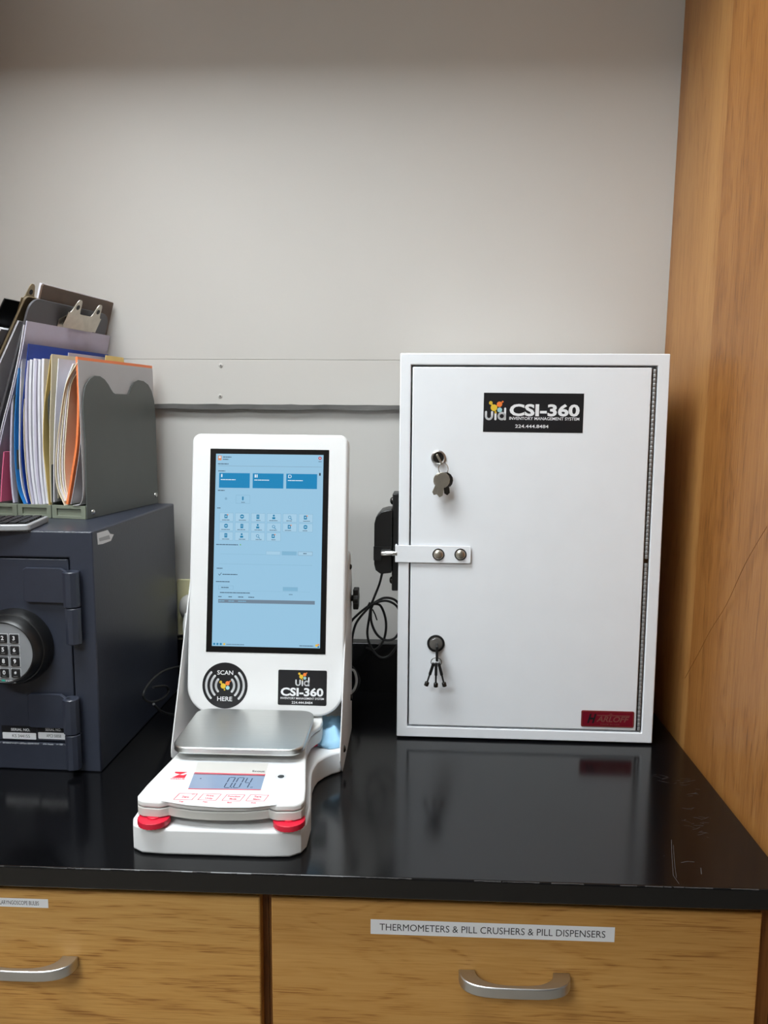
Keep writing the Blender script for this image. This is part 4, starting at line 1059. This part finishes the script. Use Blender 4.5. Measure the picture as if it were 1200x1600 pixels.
clipboard('clipboard', 'dark brown hardboard clipboard rising behind the grey one', guv(66, 444, .03), guv(45, 540, .03), .030, .205, .30, m_brown, None, 1, None, .003, (m_paper, -1, .005, -.001))
clipboard('clipboard', 'olive hardboard clipboard leaning furthest left with a brassy clip', guv(40, 462), guv(-4, 561), .0, .222, .28, m_olive, m_brass, -1, .06, .008, (m_paper, 1, .003, .04))
t_ = empty('ring_binder'); t_.matrix_world = board_frame((guv(36, 470)[0] - .034, guv(36, 470)[1]), (guv(-8, 561)[0] - .034, guv(-8, 561)[1]), .02)
tag(t_, 'black binder holding white paper at the left edge of the frame', 'binder')
b = B(); box(b, -.016, -.0135, 0, .205, -.225, 0); obj('cover', b, m_black, t_, .0008)
b = B(); box(b, .0135, .016, 0, .205, -.225, 0); obj('cover', b, m_black, t_, .0008)
b = B(); box(b, -.0135, .0135, .2025, .205, -.225, 0); obj('spine', b, m_black, t_)
b = B(); box(b, -.006, .001, .002, .20, -.22, -.045); obj('page_block', b, m_paper, t_)

# ------------------------------------------------------------------ outlet, plug and cables
op = empty('outlet', (-0.4185, -0.0003, 0.1500)); tag(op, 'ivory wall outlet plate between the safe and the kiosk', 'outlet')
b = B(); prism(b, rrect(-.035, .035, -.0545, .0545, .004, 4), 'y', -0.005, 0.0); obj('cover_plate', b, m_cream_pl, op, 0.0015)
for z_ in (-.0195, .0195):
    b = B(); prism(b, rrect(-.0165, .0165, z_ - .014, z_ + .014, .009, 5), 'y', -0.0065, -0.0048); obj('receptacle', b, m_cream_pl, op, .0005)
pg = empty('power_plug', (-0.4185, -0.0070, 0.1500 + .004)); tag(pg, 'white power plug in the ivory outlet behind the kiosk', 'plug')
b = B(); lathe(b, [(0.013, 0.0), (0.0155, -.004), (0.016, -.016), (0.012, -.024), (0.006, -.028), (0.0, -.029)], (-.010, 0, 0), 'y', 24)
for v in b.verts: v.co.z *= 1.5
obj('plug_body', b, m_plastic2, pg)
b = B(); tube(b, smooth_path([(-.008, -.030, -.008), (-.006, -.050, -.03), (.002, -.06, -.08), (.02, -.05, -.125), (.06, -.055, -.1475), (.12, -.06, -.1475)], 8), .0032, 8); obj('cord', b, m_plastic, pg)

cbl = empty('lock_cable', (-0.07, -0.14, 0)); tag(cbl, 'coiled black cable hanging from the bolt lock beside the cabinet', 'cable')
def cp(lst, y=-0.14): return [Vector(at(a, c_, y=y)) - Vector((-0.07, -0.14, 0)) for a, c_ in lst]
b = B(); st = [tuple(MC @ Vector((-0.026, 0.036, 0.2655)) - Vector((-0.07, -0.14, 0)))]
tube(b, smooth_path(st + [tuple(v) for v in cp([(593, 912), (584, 935), (580, 946), (577, 965), (574, 990), (580, 1012), (594, 1027), (610, 1023), (625, 998), (629, 965), (620, 940), (602, 934), (586, 941), (570, 951), (556, 963), (548, 972), (535, 990)])], 8), .0021, 8); obj('cable_run', b, m_rubber, cbl)
b = B(); tube(b, smooth_path([tuple(v) for v in cp([(581, 944), (594, 946), (602, 965), (603, 985), (598, 1003), (586, 1015), (572, 1012)], -.136)], 8), .0021, 8); obj('cable_run', b, m_rubber, cbl)
b = B(); tube(b, smooth_path([tuple(v) for v in cp([(580, 948), (580, 970), (588, 990), (602, 1000), (618, 996), (627, 975), (622, 950), (605, 939), (585, 943), (570, 956), (556, 975), (550, 1000), (549, 1030), (543, 1060)], -.144)], 8), .0021, 8); obj('cable_run', b, m_rubber, cbl)
b = B(); tube(b, [tuple(v) for v in cp([(575, 944), (583, 948)])], .0046, 10); tube(b, [tuple(v) for v in cp([(582, 952), (586, 960), (589, 969)], -.147)], .0013, 6); obj('cable_tie', b, m_black, cbl)
# loose cords behind the kiosk
wc = B(); tube(wc, smooth_path([at(540, 1050, y=-.13), at(552, 1047, y=-.13), at(557, 1062, y=-.13), at(553, 1078, y=-.14), at(540, 1090, y=-.14)], 8), .0022, 8)
tag(obj('white_cord', wc, m_plastic2), 'short white cord bulging out behind the right kiosk bracket', 'cable')
wc = B(); tube(wc, smooth_path([at(540, 1035, y=-.125), at(552, 1044, y=-.125), at(561, 1060, y=-.125), at(558, 1075, y=-.13), at(548, 1086, y=-.13), at(538, 1090, y=-.13)], 8), .0024, 8)
tag(obj('black_lead', wc, m_rubber), 'black cord curling around the white cord behind the kiosk', 'cable')
lc_ = B()
def lp(lst, x=-.415): return [at(a, c_, x=x) for a, c_ in lst]
tube(lc_, smooth_path(lp([(300, 1040), (278, 1042), (255, 1049), (236, 1064), (224, 1083), (228, 1094), (240, 1097), (256, 1090), (263, 1079), (258, 1072), (240, 1074)]), 8), .0020, 8)
tag(obj('black_cable', lc_, m_rubber), 'looped black power cord between the safe and the kiosk', 'cable')
lc_ = B(); tube(lc_, smooth_path(lp([(240, 1100), (250, 1110), (262, 1115), (278, 1117), (300, 1114)], -.405), 8), .0020, 8)
tag(obj('black_cable', lc_, m_rubber), 'straight end of black cord lying nearest the kiosk base', 'cable')
for o_ in list(COL.objects):
    if o_.parent is None and o_.type == 'EMPTY' and 'label' not in o_: print('unlabelled', o_.name)
